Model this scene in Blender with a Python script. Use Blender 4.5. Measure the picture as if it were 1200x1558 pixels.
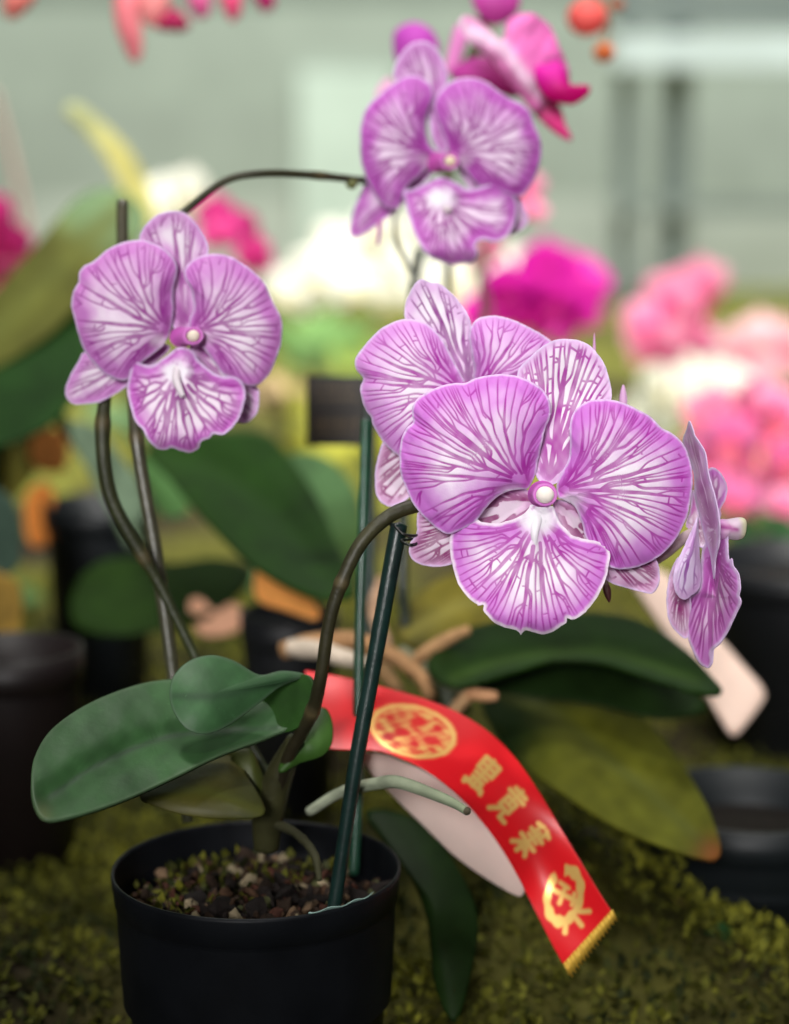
import bpy, math, random
import numpy as np
from mathutils import Vector, Matrix

for o in list(bpy.data.objects):
    bpy.data.objects.remove(o)
C = bpy.context.scene
COL = C.collection
random.seed(7)

# ------------------------------------------------------------------ camera, light, exposure
CAM_Z, PITCH, LENS = 0.305, math.radians(10.0), 70.0
FOC = 0.62
F_PX = LENS / 36.0 * 1558.0
cd = bpy.data.cameras.new('camera')
cam = bpy.data.objects.new('camera', cd)
COL.objects.link(cam)
cam.location = (0, 0, CAM_Z)
cam.rotation_euler = (math.pi / 2 - PITCH, 0, 0)
cd.sensor_fit = 'VERTICAL'
cd.sensor_height = 36.0
cd.lens = LENS
cd.clip_start, cd.clip_end = 0.02, 100
cd.dof.use_dof = True
cd.dof.focus_distance = FOC
cd.dof.aperture_fstop = 4.8
C.camera = cam

w = bpy.data.worlds.new('World')
C.world = w
w.use_nodes = True
w.node_tree.nodes['Background'].inputs[0].default_value = (0.80, 0.90, 0.86, 1)
w.node_tree.nodes['Background'].inputs[1].default_value = 0.045


def area(name, loc, target, size, power, col, size_y=None):
    l = bpy.data.lights.new(name, 'AREA')
    l.energy, l.color, l.size = power, col, size
    if size_y:
        l.shape, l.size_y = 'RECTANGLE', size_y
    o = bpy.data.objects.new(name, l)
    COL.objects.link(o)
    o.location = loc
    d = Vector(target) - Vector(loc)
    o.rotation_euler = d.to_track_quat('-Z', 'Y').to_euler()
    return o




def spot(name, loc, target, power, col, ang, blend, rad):
    l = bpy.data.lights.new(name, 'SPOT')
    l.energy, l.color, l.spot_size, l.spot_blend, l.shadow_soft_size = power, col, math.radians(ang), blend, rad
    o = bpy.data.objects.new(name, l)
    COL.objects.link(o)
    o.location = loc
    o.rotation_euler = (Vector(target) - Vector(loc)).to_track_quat('-Z', 'Y').to_euler()


spot('flower_fill', (-0.25, -0.85, 0.86), (0.008, 0.65, 0.366), 275.0, (1.0, 0.975, 0.965), 20, 1.0, 0.34)  # unseen lamp added in front to brighten the blooms
spot('leaf_fill', (-0.28, 0.80, 1.5), (-0.045, 0.665, 0.135), 96.0, (1.0, 0.965, 0.93), 11.5, 1.0, 0.16)  # unseen narrow lamp added overhead to brighten the front leaves
spot('bed_fill', (0.2, 0.5, 2.3), (0.04, 1.9, 0.26), 430.0, (1.0, 0.98, 0.93), 58, 0.9, 0.3)  # unseen lamp added to brighten the orchids of the far bed
spot('ribbon_fill', (0.16, 0.10, 1.15), P(740, 1190, 0.69).tolist() if False else (0.055, 0.675, 0.06), 20.0, (1.0, 0.97, 0.93), 16, 1.0, 0.04)  # unseen lamp added to light the ribbon and the moss beside it
rl_ = area('wall_fill', (0.5, 3.3, 3.4), (0.2, 4.8, 0.6), 4.0, 172.0, (0.97, 1.0, 0.96))  # unseen overhead panel added to brighten the wall
rl_.data.spread = math.radians(115)
C.view_settings.view_transform = 'Standard'
C.view_settings.look = 'None'
C.view_settings.exposure = 0.28
C.view_settings.gamma = 1.0
C.view_settings.use_curve_mapping = False
C.cycles.use_denoising = True
C.cycles.max_bounces = 8
C.cycles.diffuse_bounces = 4
C.cycles.transmission_bounces = 4
C.cycles.sample_clamp_indirect = 6.0
C.cycles.caustics_reflective = False
C.cycles.caustics_refractive = False

# ------------------------------------------------------------------ helpers
CP, SP = math.cos(PITCH), math.sin(PITCH)
RIGHT = np.array([1.0, 0, 0])
UP = np.array([0, SP, CP])
FWD = np.array([0, CP, -SP])
ORG = np.array([0, 0, CAM_Z])


def P(px, py, d):
    px, py, d = np.asarray(px, float), np.asarray(py, float), np.asarray(d, float)
    x = (px - 600.0) / F_PX
    y = -(py - 779.0) / F_PX
    return ORG + d[..., None] * (FWD + x[..., None] * RIGHT + y[..., None] * UP)


def V(px, py, d):
    return Vector(P(px, py, d).tolist())


def lin(r, g, b):
    c = np.array([r, g, b], float) / 255.0
    return np.where(c <= 0.04045, c / 12.92, ((c + 0.055) / 1.055) ** 2.4)


def sm(a, b, x):
    t = np.clip((x - a) / (b - a), 0, 1)
    return t * t * (3 - 2 * t)


def mix(a, b, t):
    t = np.asarray(t)[..., None]
    return a * (1 - t) + b * t


def wob(x, y, f, seed=0.0):
    """cheap smooth noise in -1..1"""
    s = seed * 1.7
    return (np.sin(x * f + 1.3 * np.sin(y * f * 0.83 + s) + s) + np.sin(y * f * 1.13 + 1.7 * np.sin(x * f * 0.71 - s) + 2.1 * s)
            + 0.6 * np.sin((x + y) * f * 1.9 + s * 3.1 + np.sin(x * f * 2.3)) + 0.4 * np.sin((x - 0.6 * y) * f * 3.7 + s)) / 3.0


def crspline(pts, n, closed=False):
    p = np.array(pts, float)
    m = len(p)
    if closed:
        ext = np.vstack([p[-1], p, p[0], p[1]])
        segs = m
    else:
        ext = np.vstack([2 * p[0] - p[1], p, 2 * p[-1] - p[-2]])
        segs = m - 1
    out = []
    k = 14
    for i in range(segs):
        p0, p1, p2, p3 = ext[i], ext[i + 1], ext[i + 2], ext[i + 3]
        t = np.linspace(0, 1, k, endpoint=False)[:, None]
        out.append(0.5 * (2 * p1 + (p2 - p0) * t + (2 * p0 - 5 * p1 + 4 * p2 - p3) * t ** 2 + (3 * p1 - p0 - 3 * p2 + p3) * t ** 3))
    out.append((p[0] if closed else p[-1])[None])
    q = np.vstack(out)
    d = np.r_[0, np.cumsum(np.linalg.norm(np.diff(q[:, :2], axis=0), axis=1))]
    t = np.linspace(0, d[-1], n + 1 if closed else n)
    r = np.stack([np.interp(t, d, q[:, j]) for j in range(q.shape[1])], 1)
    return r[:-1] if closed else r


def link(o, parent=None):
    COL.objects.link(o)
    if parent is not None:
        o.parent = parent
    return o


def wloc(o):
    l = Vector((0, 0, 0))
    while o is not None:
        l += o.location
        o = o.parent
    return l


def tag(o, label, cat, group=None, kind=None):
    o['label'], o['category'] = label, cat
    if group:
        o['group'] = group
    if kind:
        o['kind'] = kind
    return o


def thing(name, label, cat, loc, group=None):
    o = bpy.data.objects.new(name, None)
    o.empty_display_size = 0.02
    link(o)
    o.location = loc
    return tag(o, label, cat, group)


def mesh(name, verts, polys, mat, parent=None, cols=None, smooth=True, solid=0.0, extra=None, origin=None):
    """verts (N,3) in world space; polys list of arrays (M,k)"""
    verts = np.asarray(verts, float)
    if parent is not None:
        off = np.array(wloc(parent))
    elif origin is not None:
        off = np.array(origin)
    else:
        off = np.zeros(3)
    me = bpy.data.meshes.new(name)
    if not isinstance(polys, list):
        polys = [polys]
    polys = [np.asarray(q, int) for q in polys if len(q)]
    nl = sum(q.size for q in polys)
    me.vertices.add(len(verts))
    me.vertices.foreach_set('co', (verts - off).astype(np.float32).ravel())
    me.loops.add(nl)
    me.loops.foreach_set('vertex_index', np.concatenate([q.ravel() for q in polys]).astype(np.int32))
    tot = np.concatenate([np.full(len(q), q.shape[1]) for q in polys])
    start = np.r_[0, np.cumsum(tot)[:-1]]
    me.polygons.add(len(tot))
    me.polygons.foreach_set('loop_start', start.astype(np.int32))
    me.update(calc_edges=True)
    me.validate()
    me.polygons.foreach_set('use_smooth', np.full(len(me.polygons), bool(smooth)))
    if cols is not None:
        a = me.attributes.new('col', 'FLOAT_COLOR', 'POINT')
        cols = np.broadcast_to(np.asarray(cols, float), (len(verts), 3))
        a.data.foreach_set('color', np.c_[cols, np.ones(len(verts))].astype(np.float32).ravel())
    if extra:
        for k, val in extra.items():
            a = me.attributes.new(k, 'FLOAT', 'POINT')
            a.data.foreach_set('value', val.astype(np.float32))
    me.materials.append(mat)
    o = bpy.data.objects.new(name, me)
    link(o, parent)
    if parent is None and origin is not None:
        o.location = origin
    if solid:
        s = o.modifiers.new('thickness', 'SOLIDIFY')
        s.thickness, s.offset = solid, 0.0
    return o


def material(name, rough=0.5, spec=0.5, trans=0.0, bump=0.0, bscale=400.0, col=None, noise=0.0, nscale=60.0, coat=0.0, metal=0.0,
             sheen=0.0, stretch=None):
    m = bpy.data.materials.new(name)
    m.use_nodes = True
    nt = m.node_tree
    N, L = nt.nodes, nt.links
    b = N['Principled BSDF']
    b.inputs['Roughness'].default_value = rough
    b.inputs['Specular IOR Level'].default_value = spec
    b.inputs['Coat Weight'].default_value = coat
    b.inputs['Coat Roughness'].default_value = 0.25
    b.inputs['Metallic'].default_value = metal
    b.inputs['Sheen Weight'].default_value = sheen
    if col is None:
        a = N.new('ShaderNodeAttribute')
        a.attribute_name = 'col'
        src = a.outputs['Color']
    else:
        a = N.new('ShaderNodeRGB')
        a.outputs[0].default_value = (*col, 1)
        src = a.outputs[0]
    tc = N.new('ShaderNodeTexCoord')
    vec = tc.outputs['Object']
    if stretch:
        mp = N.new('ShaderNodeMapping')
        mp.inputs['Scale'].default_value = stretch
        L.new(vec, mp.inputs['Vector'])
        vec = mp.outputs[0]
    if noise:
        n = N.new('ShaderNodeTexNoise')
        n.inputs['Scale'].default_value = nscale
        n.inputs['Detail'].default_value = 5
        L.new(vec, n.inputs['Vector'])
        mr = N.new('ShaderNodeMapRange')
        mr.inputs['From Min'].default_value, mr.inputs['From Max'].default_value = 0.3, 0.7
        mr.inputs['To Min'].default_value, mr.inputs['To Max'].default_value = 1 - noise, 1 + noise
        L.new(n.outputs['Fac'], mr.inputs['Value'])
        mx = N.new('ShaderNodeVectorMath')
        mx.operation = 'SCALE'
        L.new(src, mx.inputs[0])
        L.new(mr.outputs[0], mx.inputs['Scale'])
        src = mx.outputs[0]
    L.new(src, b.inputs['Base Color'])
    nrm = None
    if bump:
        n = N.new('ShaderNodeTexNoise')
        n.inputs['Scale'].default_value = bscale
        n.inputs['Detail'].default_value = 4
        L.new(vec, n.inputs['Vector'])
        bp = N.new('ShaderNodeBump')
        bp.inputs['Strength'].default_value = bump
        bp.inputs['Distance'].default_value = 0.001
        L.new(n.outputs['Fac'], bp.inputs['Height'])
        L.new(bp.outputs[0], b.inputs['Normal'])
    if trans:
        t = N.new('ShaderNodeBsdfTranslucent')
        L.new(src, t.inputs['Color'])
        ms = N.new('ShaderNodeMixShader')
        ms.inputs[0].default_value = trans
        L.new(b.outputs[0], ms.inputs[1])
        L.new(t.outputs[0], ms.inputs[2])
        L.new(ms.outputs[0], N['Material Output'].inputs['Surface'])
    return m


M_PETAL = material('petal', rough=0.5, spec=0.28, trans=0.30, bump=0.12, bscale=1400, sheen=0.15)
M_BGPETAL = material('distant_petal', rough=0.55, spec=0.25, trans=0.35, noise=0.12, nscale=40)
M_FLEAF = material('near_leaf', rough=0.5, spec=0.3, trans=0.06, bump=0.18, bscale=260, noise=0.18, nscale=55)
M_LEAF = material('leaf', rough=0.5, spec=0.07, trans=0.08, bump=0.18, bscale=260, noise=0.18, nscale=55)
M_STEM = material('stem', rough=0.5, spec=0.4, bump=0.3, bscale=500, noise=0.3, nscale=130)
M_ROOT = material('root', rough=0.75, spec=0.25, bump=0.6, bscale=300, noise=0.3, nscale=90)
M_STAKE = material('stake_coating', rough=0.33, spec=0.5, bump=0.12, bscale=900, noise=0.25, nscale=200)
M_POT = material('black_plastic', rough=0.45, spec=0.12, bump=0.1, bscale=120, col=(0.0065, 0.0075, 0.0095), noise=0.3, nscale=40)
M_POTS = material('dark_plastic', rough=0.5, spec=0.35, bump=0.1, bscale=120, noise=0.3, nscale=12)
M_BARK = material('bark_chips', rough=0.85, spec=0.2, bump=0.9, bscale=350, noise=0.35, nscale=250)
M_MOSS = material('moss', rough=0.8, spec=0.2, trans=0.15, noise=0.3, nscale=60)
M_PLAIN = material('plain_matte', rough=0.6, spec=0.3, noise=0.08, nscale=8)


# ------------------------------------------------------------------ surfaces with a traced outline, own depth and relief
def patch(name, parent, poly, depth, mat, colfn, hub=None, nt=96, ns=14, bulge=0.0, relief=None, solid=0.0004, edge=0.0, seed=0, pw=0.8,
          make=True):
    B = crspline(poly, nt, closed=True)
    if edge:
        t = np.linspace(0, 2 * np.pi, nt, endpoint=False)
        r = np.random.RandomState(seed + 3)
        dr = sum(r.uniform(0.4, 1) * np.sin(k * t + r.uniform(0, 6.28)) / (1 + 0.04 * k) for k in (7, 13, 21, 34, 55)) * edge / 2.4
        ctr = B.mean(0)
        n = (B - ctr) / np.linalg.norm(B - ctr, axis=1)[:, None]
        B = B + n * dr[:, None]
    h = np.array(hub if hub is not None else B.mean(0), float)
    s = np.linspace(0, 1, ns + 1)[1:] ** pw
    XY = h[None, None] + s[:, None, None] * (B - h)[None]
    xy = np.vstack([h[None], XY.reshape(-1, 2)])
    S = np.r_[0, np.repeat(s, nt)]
    # exact distance to the outline in px
    de = np.empty(len(xy))
    for i in range(0, len(xy), 4000):
        de[i:i + 4000] = np.sqrt(((xy[i:i + 4000, None] - B[None]) ** 2).sum(-1)).min(1)
    D = depth(xy[:, 0], xy[:, 1]) - bulge * (1 - S ** 2)
    info = dict(x=xy[:, 0], y=xy[:, 1], s=S, de=de, B=B)
    if relief is not None:
        D = D - relief(info)
    cols = colfn(info)
    i = np.arange(nt)
    j = (i + 1) % nt
    quads = []
    for k in range(ns - 1):
        a = 1 + k * nt
        b = a + nt
        quads.append(np.stack([a + i, b + i, b + j, a + j], 1))
    tris = np.stack([np.zeros(nt, int), 1 + i, 1 + j], 1)
    W = P(xy[:, 0], xy[:, 1], D)
    Q = np.vstack(quads)
    # outline may run either way round: keep faces towards the viewer
    ar = np.sum(B[:, 0] * np.roll(B[:, 1], -1) - B[:, 1] * np.roll(B[:, 0], -1))
    if ar > 0:
        Q, tris = Q[:, ::-1], tris[:, ::-1]
    if not make:
        return W, Q, tris, cols
    return mesh(name, W, [Q, tris], mat, parent, cols, solid=solid)


def plane_depth(d0, x0, y0, gx=0.0, gy=0.0):
    return lambda x, y: d0 + gx * (x - x0) + gy * (y - y0)


def tr(pts, ox, oy, sc):
    return [(ox + x / sc, oy + y / sc) for x, y in pts]


def tube(name, parent, pts, radii, col, mat, n=60, ns=12, nodes=(), cap=True, col2=None, origin=None, rough=0.0):
    """pts (px,py,depth); radii in px at that depth"""
    q = crspline(pts, n)
    t = np.linspace(0, 1, n)
    r = np.interp(t, np.linspace(0, 1, len(radii)), radii) * q[:, 2] / F_PX
    for c in nodes:
        r = r * (1 + 0.18 * np.exp(-((t - c) / 0.010) ** 2))
    if rough:
        r = r * (1 + rough * np.sin(t * 40 + 3 * np.sin(t * 17)))
    W = P(q[:, 0], q[:, 1], q[:, 2])
    T = np.gradient(W, axis=0)
    T /= np.linalg.norm(T, axis=1)[:, None]
    ref = np.array([0.3, -0.9, 0.31])
    A = np.cross(T, ref)
    A /= np.linalg.norm(A, axis=1)[:, None]
    Bn = np.cross(T, A)
    a = np.linspace(0, 2 * np.pi, ns, endpoint=False)
    ring = W[:, None] + r[:, None, None] * (np.cos(a)[None, :, None] * A[:, None] + np.sin(a)[None, :, None] * Bn[:, None])
    verts = np.vstack([ring.reshape(-1, 3), W[0][None] - T[0] * r[0] * 0.3, W[-1][None] + T[-1] * r[-1] * 0.3])
    i = np.arange(ns)
    j = (i + 1) % ns
    Q = np.vstack([np.stack([k * ns + i, k * ns + j, (k + 1) * ns + j, (k + 1) * ns + i], 1) for k in range(n - 1)])
    c0 = np.stack([np.full(ns, n * ns), j, i], 1)
    c1 = np.stack([np.full(ns, n * ns + 1), (n - 1) * ns + i, (n - 1) * ns + j], 1)
    tt = np.r_[np.repeat(t, ns), 0, 1]
    c = np.asarray(col, float)[None].repeat(len(verts), 0)
    if col2 is not None:
        c = mix(c, np.asarray(col2, float)[None], tt)
    for k in nodes:
        c = mix(c, np.array([0.12, 0.09, 0.04])[None], 0.6 * np.exp(-((tt - k) / 0.008) ** 2))
    return mesh(name, verts, [Q, c0, c1], mat, parent, c, origin=origin)


def blob(name, parent, px, py, d, rx, ry, rz, col, mat, rot=0.0, origin=None, tip=None, ns=20):
    """ellipsoid; rx, ry in px on the picture plane, rz px in depth; pointed when tip given"""
    u = np.linspace(0, np.pi, ns)
    v = np.linspace(0, 2 * np.pi, ns, endpoint=False)
    U, Vv = np.meshgrid(u, v, indexing='ij')
    y = -np.cos(U)
    rad = np.sin(U)
    if tip:
        rad = rad * (1 - tip * (y + 1) / 2)
    x, z = rad * np.cos(Vv), rad * np.sin(Vv)
    X, Y, Z = x.ravel() * rx, y.ravel() * ry, z.ravel() * rz
    c, s = math.cos(rot), math.sin(rot)
    X, Y = X * c - Y * s, X * s + Y * c
    sc = d / F_PX
    W = P(px, py, d)[None] + sc * (X[:, None] * RIGHT + Y[:, None] * UP + Z[:, None] * FWD)
    i = np.arange(ns)
    j = (i + 1) % ns
    Q = np.vstack([np.stack([k * ns + i, k * ns + j, (k + 1) * ns + j, (k + 1) * ns + i], 1) for k in range(ns - 1)])
    cc = np.asarray(col, float)
    return mesh(name, W, Q, mat, parent, cc if cc.ndim == 1 else cc, origin=origin)


# ------------------------------------------------------------------ pigment veins
def bez(p0, p1, p2, n=16):
    t = np.linspace(0, 1, n)[:, None]
    return (1 - t) ** 2 * p0 + 2 * t * (1 - t) * p1 + t * t * p2


VW = 1.38


def grow_veins(B, b, axis, n0, gens, w0, rs, gap=0.05, cross=1.0, straight=0.5, start=0.12, tip_gap=9.0, d0=7.0):
    """a fan of veins that fork towards the margin so that their spacing stays about even"""
    b = np.array(b, float)
    k = np.argmin(((B - b) ** 2).sum(1))
    R = np.roll(B, -k, axis=0)
    R = np.vstack([R, R[:1]])
    d = np.r_[0, np.cumsum(np.linalg.norm(np.diff(R, axis=0), axis=1))]
    per = d[-1]
    d /= per
    a = np.array(axis, float) - b
    La = np.linalg.norm(a)
    a /= La
    M = 40
    u = np.linspace(0, 1, M)

    def curve(t):
        e = np.array([np.interp(t, d, R[:, 0]), np.interp(t, d, R[:, 1])])
        L = np.linalg.norm(e - b)
        de = (e - b) / (L + 1e-9)
        cd_ = straight * de + (1 - straight) * a
        cd_ /= np.linalg.norm(cd_) + 1e-9
        c = bez(b, b + cd_ * L * 0.48, e, M)
        tt = np.gradient(c, axis=0)
        nr = np.stack([-tt[:, 1], tt[:, 0]], 1) / (np.linalg.norm(tt, axis=1)[:, None] + 1e-9)
        f, ph = rs.uniform(5, 10), rs.uniform(0, 6.28, 2)
        return c + nr * ((1.1 * np.sin(u * f + ph[0]) + 0.5 * np.sin(u * f * 3.3 + ph[1])) * np.sin(np.pi * u) ** 0.7)[:, None]
    w0 = w0 * VW
    per_prim = max(1, int(round(per * (1 - 2 * gap) / tip_gap / n0)))
    lev = 0
    while 2 ** lev < per_prim:
        lev += 1
    per_prim = 2 ** lev
    N = n0 * per_prim
    ts = gap + (np.arange(N) + 0.5 + rs.uniform(-0.28, 0.28, N)) / N * (1 - 2 * gap)
    half = per_prim // 2
    level = []
    for i in range(N):
        q = (i - half) % per_prim
        l = 0
        while q % per_prim and q % (per_prim >> l):
            l += 1
        level.append(l)
    level = np.array(level)
    cur = [None] * N
    u0s = np.zeros(N)
    out = []
    for l in range(lev + 1):
        for i in np.where(level == l)[0]:
            c = curve(ts[i])
            if l == 0:
                core = 1 - abs(ts[i] - 0.5) * 2
                wd = w0 * (0.66 + 0.45 * core) * rs.uniform(0.85, 1.12)
                i0 = int(start * M * rs.uniform(0.7, 1.5))
                wv = wd * (0.45 + 0.62 * np.sin(np.pi * np.clip(u * 1.2, 0, 1)) ** 0.6)
                cur[i] = c
                out.append((c[i0:], wv[i0:], i))
                u0s[i] = i0 / M
                continue
            step = per_prim >> l
            opts = [p for p in (i - step, i + step) if 0 <= p < N and cur[p] is not None]
            if not opts:
                opts = [p for p in range(max(0, i - per_prim), min(N, i + per_prim)) if cur[p] is not None]
            if not opts:
                cur[i] = c
                out.append((c[int(0.5 * M):], np.full(M - int(0.5 * M), w0 * 0.6), i))
                continue
            p = opts[rs.randint(len(opts))]
            dist = np.linalg.norm(c - cur[p], axis=1)
            thr = d0 * rs.uniform(0.75, 1.45)
            ok = np.where(dist > thr)[0]
            if len(ok) == 0 or rs.rand() < 0.06:
                cur[i] = c
                u0s[i] = 0.9
                continue
            i1 = min(ok[0], M - 4)
            i0 = max(int(u0s[p] * M) + 1, i1 - int(rs.uniform(3, 6)))
            i0 = min(i0, M - 5)
            i1 = max(i1, i0 + 2)
            f = sm(i0, i1 + 2, np.arange(M))[:, None]
            path = cur[p] * (1 - f) + c * f
            cur[i] = np.where(np.arange(M)[:, None] >= i0, path, cur[p])
            u0s[i] = i0 / M
            wd = w0 * (0.80, 0.66, 0.55, 0.5, 0.45)[min(l, 4)] * rs.uniform(0.85, 1.15)
            if rs.rand() < 0.12:      # starts detached from its parent
                i0 = min(i0 + 2, M - 4)
            out.append((path[i0:], np.linspace(wd, wd * 0.75, M - i0), i))
    # rungs between neighbouring veins
    segs = [(c, i) for c, _, i in out]
    pts = np.vstack([c[1:-2:2] for c, _ in segs])
    ids = np.concatenate([np.full(len(c[1:-2:2]), i) for c, i in segs])
    rungs = []
    for _ in range(int(cross * len(segs) * 2.0)):
        k = rs.randint(len(pts))
        p = pts[k]
        if np.linalg.norm(p - b) < 0.25 * La:
            continue
        dv = pts - p
        dd = np.hypot(dv[:, 0], dv[:, 1])
        ok = np.where((dd > 4.5) & (dd < 22) & (ids != ids[k]))[0]
        if len(ok) == 0:
            continue
        q = ok[np.argsort(dd[ok])[rs.randint(min(4, len(ok)))]]
        f = 1.0 if rs.rand() < 0.6 else rs.uniform(0.35, 0.65)
        e = p + (pts[q] - p) * f
        m = (p + e) / 2 + rs.normal(0, 1.0, 2)
        wc = max(1.6, w0 * rs.uniform(0.36, 0.55))
        rungs.append((bez(p, m, e, 6), np.linspace(wc, wc * 0.8, 6)))
    return [(c, w_) for c, w_, _ in out] + rungs


def raster(lines, x, y, res):
    x0, y0, x1, y1 = x.min() - 4, y.min() - 4, x.max() + 4, y.max() + 4
    Wd, Hd = int((x1 - x0) * res) + 2, int((y1 - y0) * res) + 2
    img = np.zeros((Hd, Wd))
    for c, wd in lines:
        c = np.asarray(c)
        for k in range(len(c) - 1):
            p, q = (c[k] - [x0, y0]) * res, (c[k + 1] - [x0, y0]) * res
            hw = 0.25 * (wd[k] + wd[k + 1]) * res
            pad = hw + 1.2 * res
            xa, xb = int(max(0, min(p[0], q[0]) - pad)), int(min(Wd - 1, max(p[0], q[0]) + pad)) + 1
            ya, yb = int(max(0, min(p[1], q[1]) - pad)), int(min(Hd - 1, max(p[1], q[1]) + pad)) + 1
            if xa >= xb or ya >= yb:
                continue
            X, Y = np.meshgrid(np.arange(xa, xb), np.arange(ya, yb))
            dx, dy = q - p
            L2 = dx * dx + dy * dy + 1e-9
            t = np.clip(((X - p[0]) * dx + (Y - p[1]) * dy) / L2, 0, 1)
            dist = np.hypot(X - p[0] - t * dx, Y - p[1] - t * dy)
            v = np.clip(1 - (dist - hw + 0.35 * res) / (0.9 * res), 0, 1)
            img[ya:yb, xa:xb] = np.maximum(img[ya:yb, xa:xb], v)
    fx, fy = (x - x0) * res, (y - y0) * res
    ix, iy = fx.astype(int), fy.astype(int)
    ax, ay = fx - ix, fy - iy
    ix1, iy1 = np.minimum(ix + 1, Wd - 1), np.minimum(iy + 1, Hd - 1)
    return (img[iy, ix] * (1 - ax) * (1 - ay) + img[iy, ix1] * ax * (1 - ay) + img[iy1, ix] * (1 - ax) * ay + img[iy1, ix1] * ax * ay)


PAL = dict(white=lin(246, 238, 248), wash=lin(209, 116, 215), vein=lin(168, 10, 158), rim=lin(232, 212, 243))


def tepal(name, parent, poly, base, axis, depth, n0=10, gens=2, w0=4.0, washw=60.0, washk=0.85, kind='petal', seed=1, res=2.6, nt=600, ns=96,
          relief=None, hub=None, cross=0.5, pal=None, throat=0.0, rim=4.2, edge=0.7, straight=0.5, upwash=0.0, bulge=0.0, start=0.12, gap=0.05,
          vk=0.96, pad=0.0, tip_gap=9.0, d0=7.0, rimcol=None, pale=0.0):
    pal = dict(PAL, **(pal or {}))
    rs = np.random.RandomState(seed)
    b = np.array(base, float)
    B = crspline(poly, 420, closed=True)
    lines = grow_veins(B, b, axis, n0, gens, w0, rs, gap=gap, cross=cross, straight=straight, start=start, tip_gap=tip_gap, d0=d0)
    veinbuf = {}

    def col(i):
        x, y, de = i['x'], i['y'], i['de']
        v = raster(lines, x, y, res)
        # broken, uneven pigment
        v = v * (0.80 + 0.20 * wob(x, y, 0.11, seed))
        wsh = washk * (1 - sm(washw * 0.12, washw, de + 9 * wob(x, y, 0.09, seed + 2)))
        if upwash:
            wsh = np.maximum(wsh, upwash * sm(-0.1, 0.9, (b[1] - y) / (abs(b[1] - y).max() + 1) - 0.35 * np.abs(wob(x, y, 0.05, seed))))
        c = mix(pal['white'][None] * np.ones((len(x), 1)), pal['wash'][None], np.clip(wsh, 0, 1))
        r = np.hypot(x - b[0], y - b[1])
        if throat:
            c = mix(c, lin(205, 100, 200)[None], 0.75 * (1 - sm(0, throat, r)))
        vs = vk * sm(1.5, 9.0, de) * (0.5 + 0.5 * sm(3, 16, de))
        veinbuf['v'] = v * vs
        c = mix(c, pal['vein'][None], v * vs)
        c = mix(c, (pal['rim'] if rimcol is None else rimcol)[None], 0.85 * (1 - sm(rim * 0.25, rim, de + 0.7 * wob(x, y, 0.3, seed))))
        if pale:
            lo = sm(-6, 14, y - b[1])
            c = mix(c, pal['white'][None], 0.78 * lo * sm(6, 18, r) * (1 - sm(pale * 0.4, pale, r + 4 * wob(x, y, 0.12, seed))))
        if pad:
            pr = np.hypot((x - b[0]) / 1.25, y - b[1] - pad * 0.2)
            c = mix(c, lin(243, 238, 246)[None], (1 - sm(pad * 0.35, pad, pr + 2.5 * wob(x, y, 0.2, seed))))
            sp = sm(0.25, 0.6, wob(x, y, 0.33, seed + 4)) * sm(pad * 0.2, pad * 0.5, b[1] - y + 6) * (1 - sm(pad * 0.7, pad * 1.2, np.abs(x - b[0])))
            c = mix(c, lin(180, 70, 175)[None], 0.5 * sp)
        return c

    def rel(i):
        z = relief(i) if relief else np.zeros_like(i['x'])
        v = raster(lines, i['x'], i['y'], 1.2)
        z = z - 0.00012 * v + 0.00025 * wob(i['x'], i['y'], 0.06, seed) + 0.00055 * sm(0.75, 1, i['s']) * wob(i['x'], i['y'], 0.11, seed + 5)
        return z
    return patch(name, parent, poly, depth, M_PETAL, col, hub=hub, nt=nt, ns=ns, relief=rel, edge=edge, seed=seed, solid=0.00035, pw=0.85, bulge=bulge)


def lobe_relief(base, h, L, back=0.004, mid=0.45):
    """blade rises from the claw towards the viewer, its margin falls back"""
    def f(i):
        r = np.hypot(i['x'] - base[0], i['y'] - base[1]) / L
        return h * np.sin(np.pi * np.clip(r, 0, 1) ** 0.8 * 0.85) - back * i['s'] ** 4
    return f


def column(parent_plant, px, py, d, rx, ry, capx, capy, capr, ringcol, capcol, length=0.007):
    """the fused column: this mesh is the flower, its tepals hang on it"""
    n, ns = 16, 28
    a = np.linspace(0, 2 * np.pi, ns, endpoint=False)
    rings, cols = [], []
    prof = [(0.0, 1.15, 0), (0.25, 0.95, 0), (0.6, 0.9, 0), (0.85, 1.0, 0.2), (1.0, 0.98, 0.6), (1.03, 0.86, 1), (0.98, 0.70, 0.2), (0.9, 0.55, 0)]
    W = []
    for f, k, c in prof:
        cx, cy = px + (capx - px) * f, py + (capy - py) * f
        x, y = cx + rx * k * np.cos(a), cy + ry * k * np.sin(a)
        W.append(P(x, y, np.full(ns, d - length * f)))
        cols.append(np.repeat(mix(lin(*ringcol), lin(225, 150, 222), np.array(c * 0.7))[None], ns, 0))
    i = np.arange(ns)
    j = (i + 1) % ns
    Q = np.vstack([np.stack([k * ns + i, k * ns + j, (k + 1) * ns + j, (k + 1) * ns + i], 1) for k in range(len(prof) - 1)])
    fl = mesh('flower', np.vstack(W), Q[:, ::-1], M_PETAL, parent_plant, np.vstack(cols))
    blob('anther_cap', fl, capx, capy, d - length * 1.02, capr, capr * 0.94, capr * 0.8, lin(*capcol), M_PETAL)
    return fl


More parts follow.
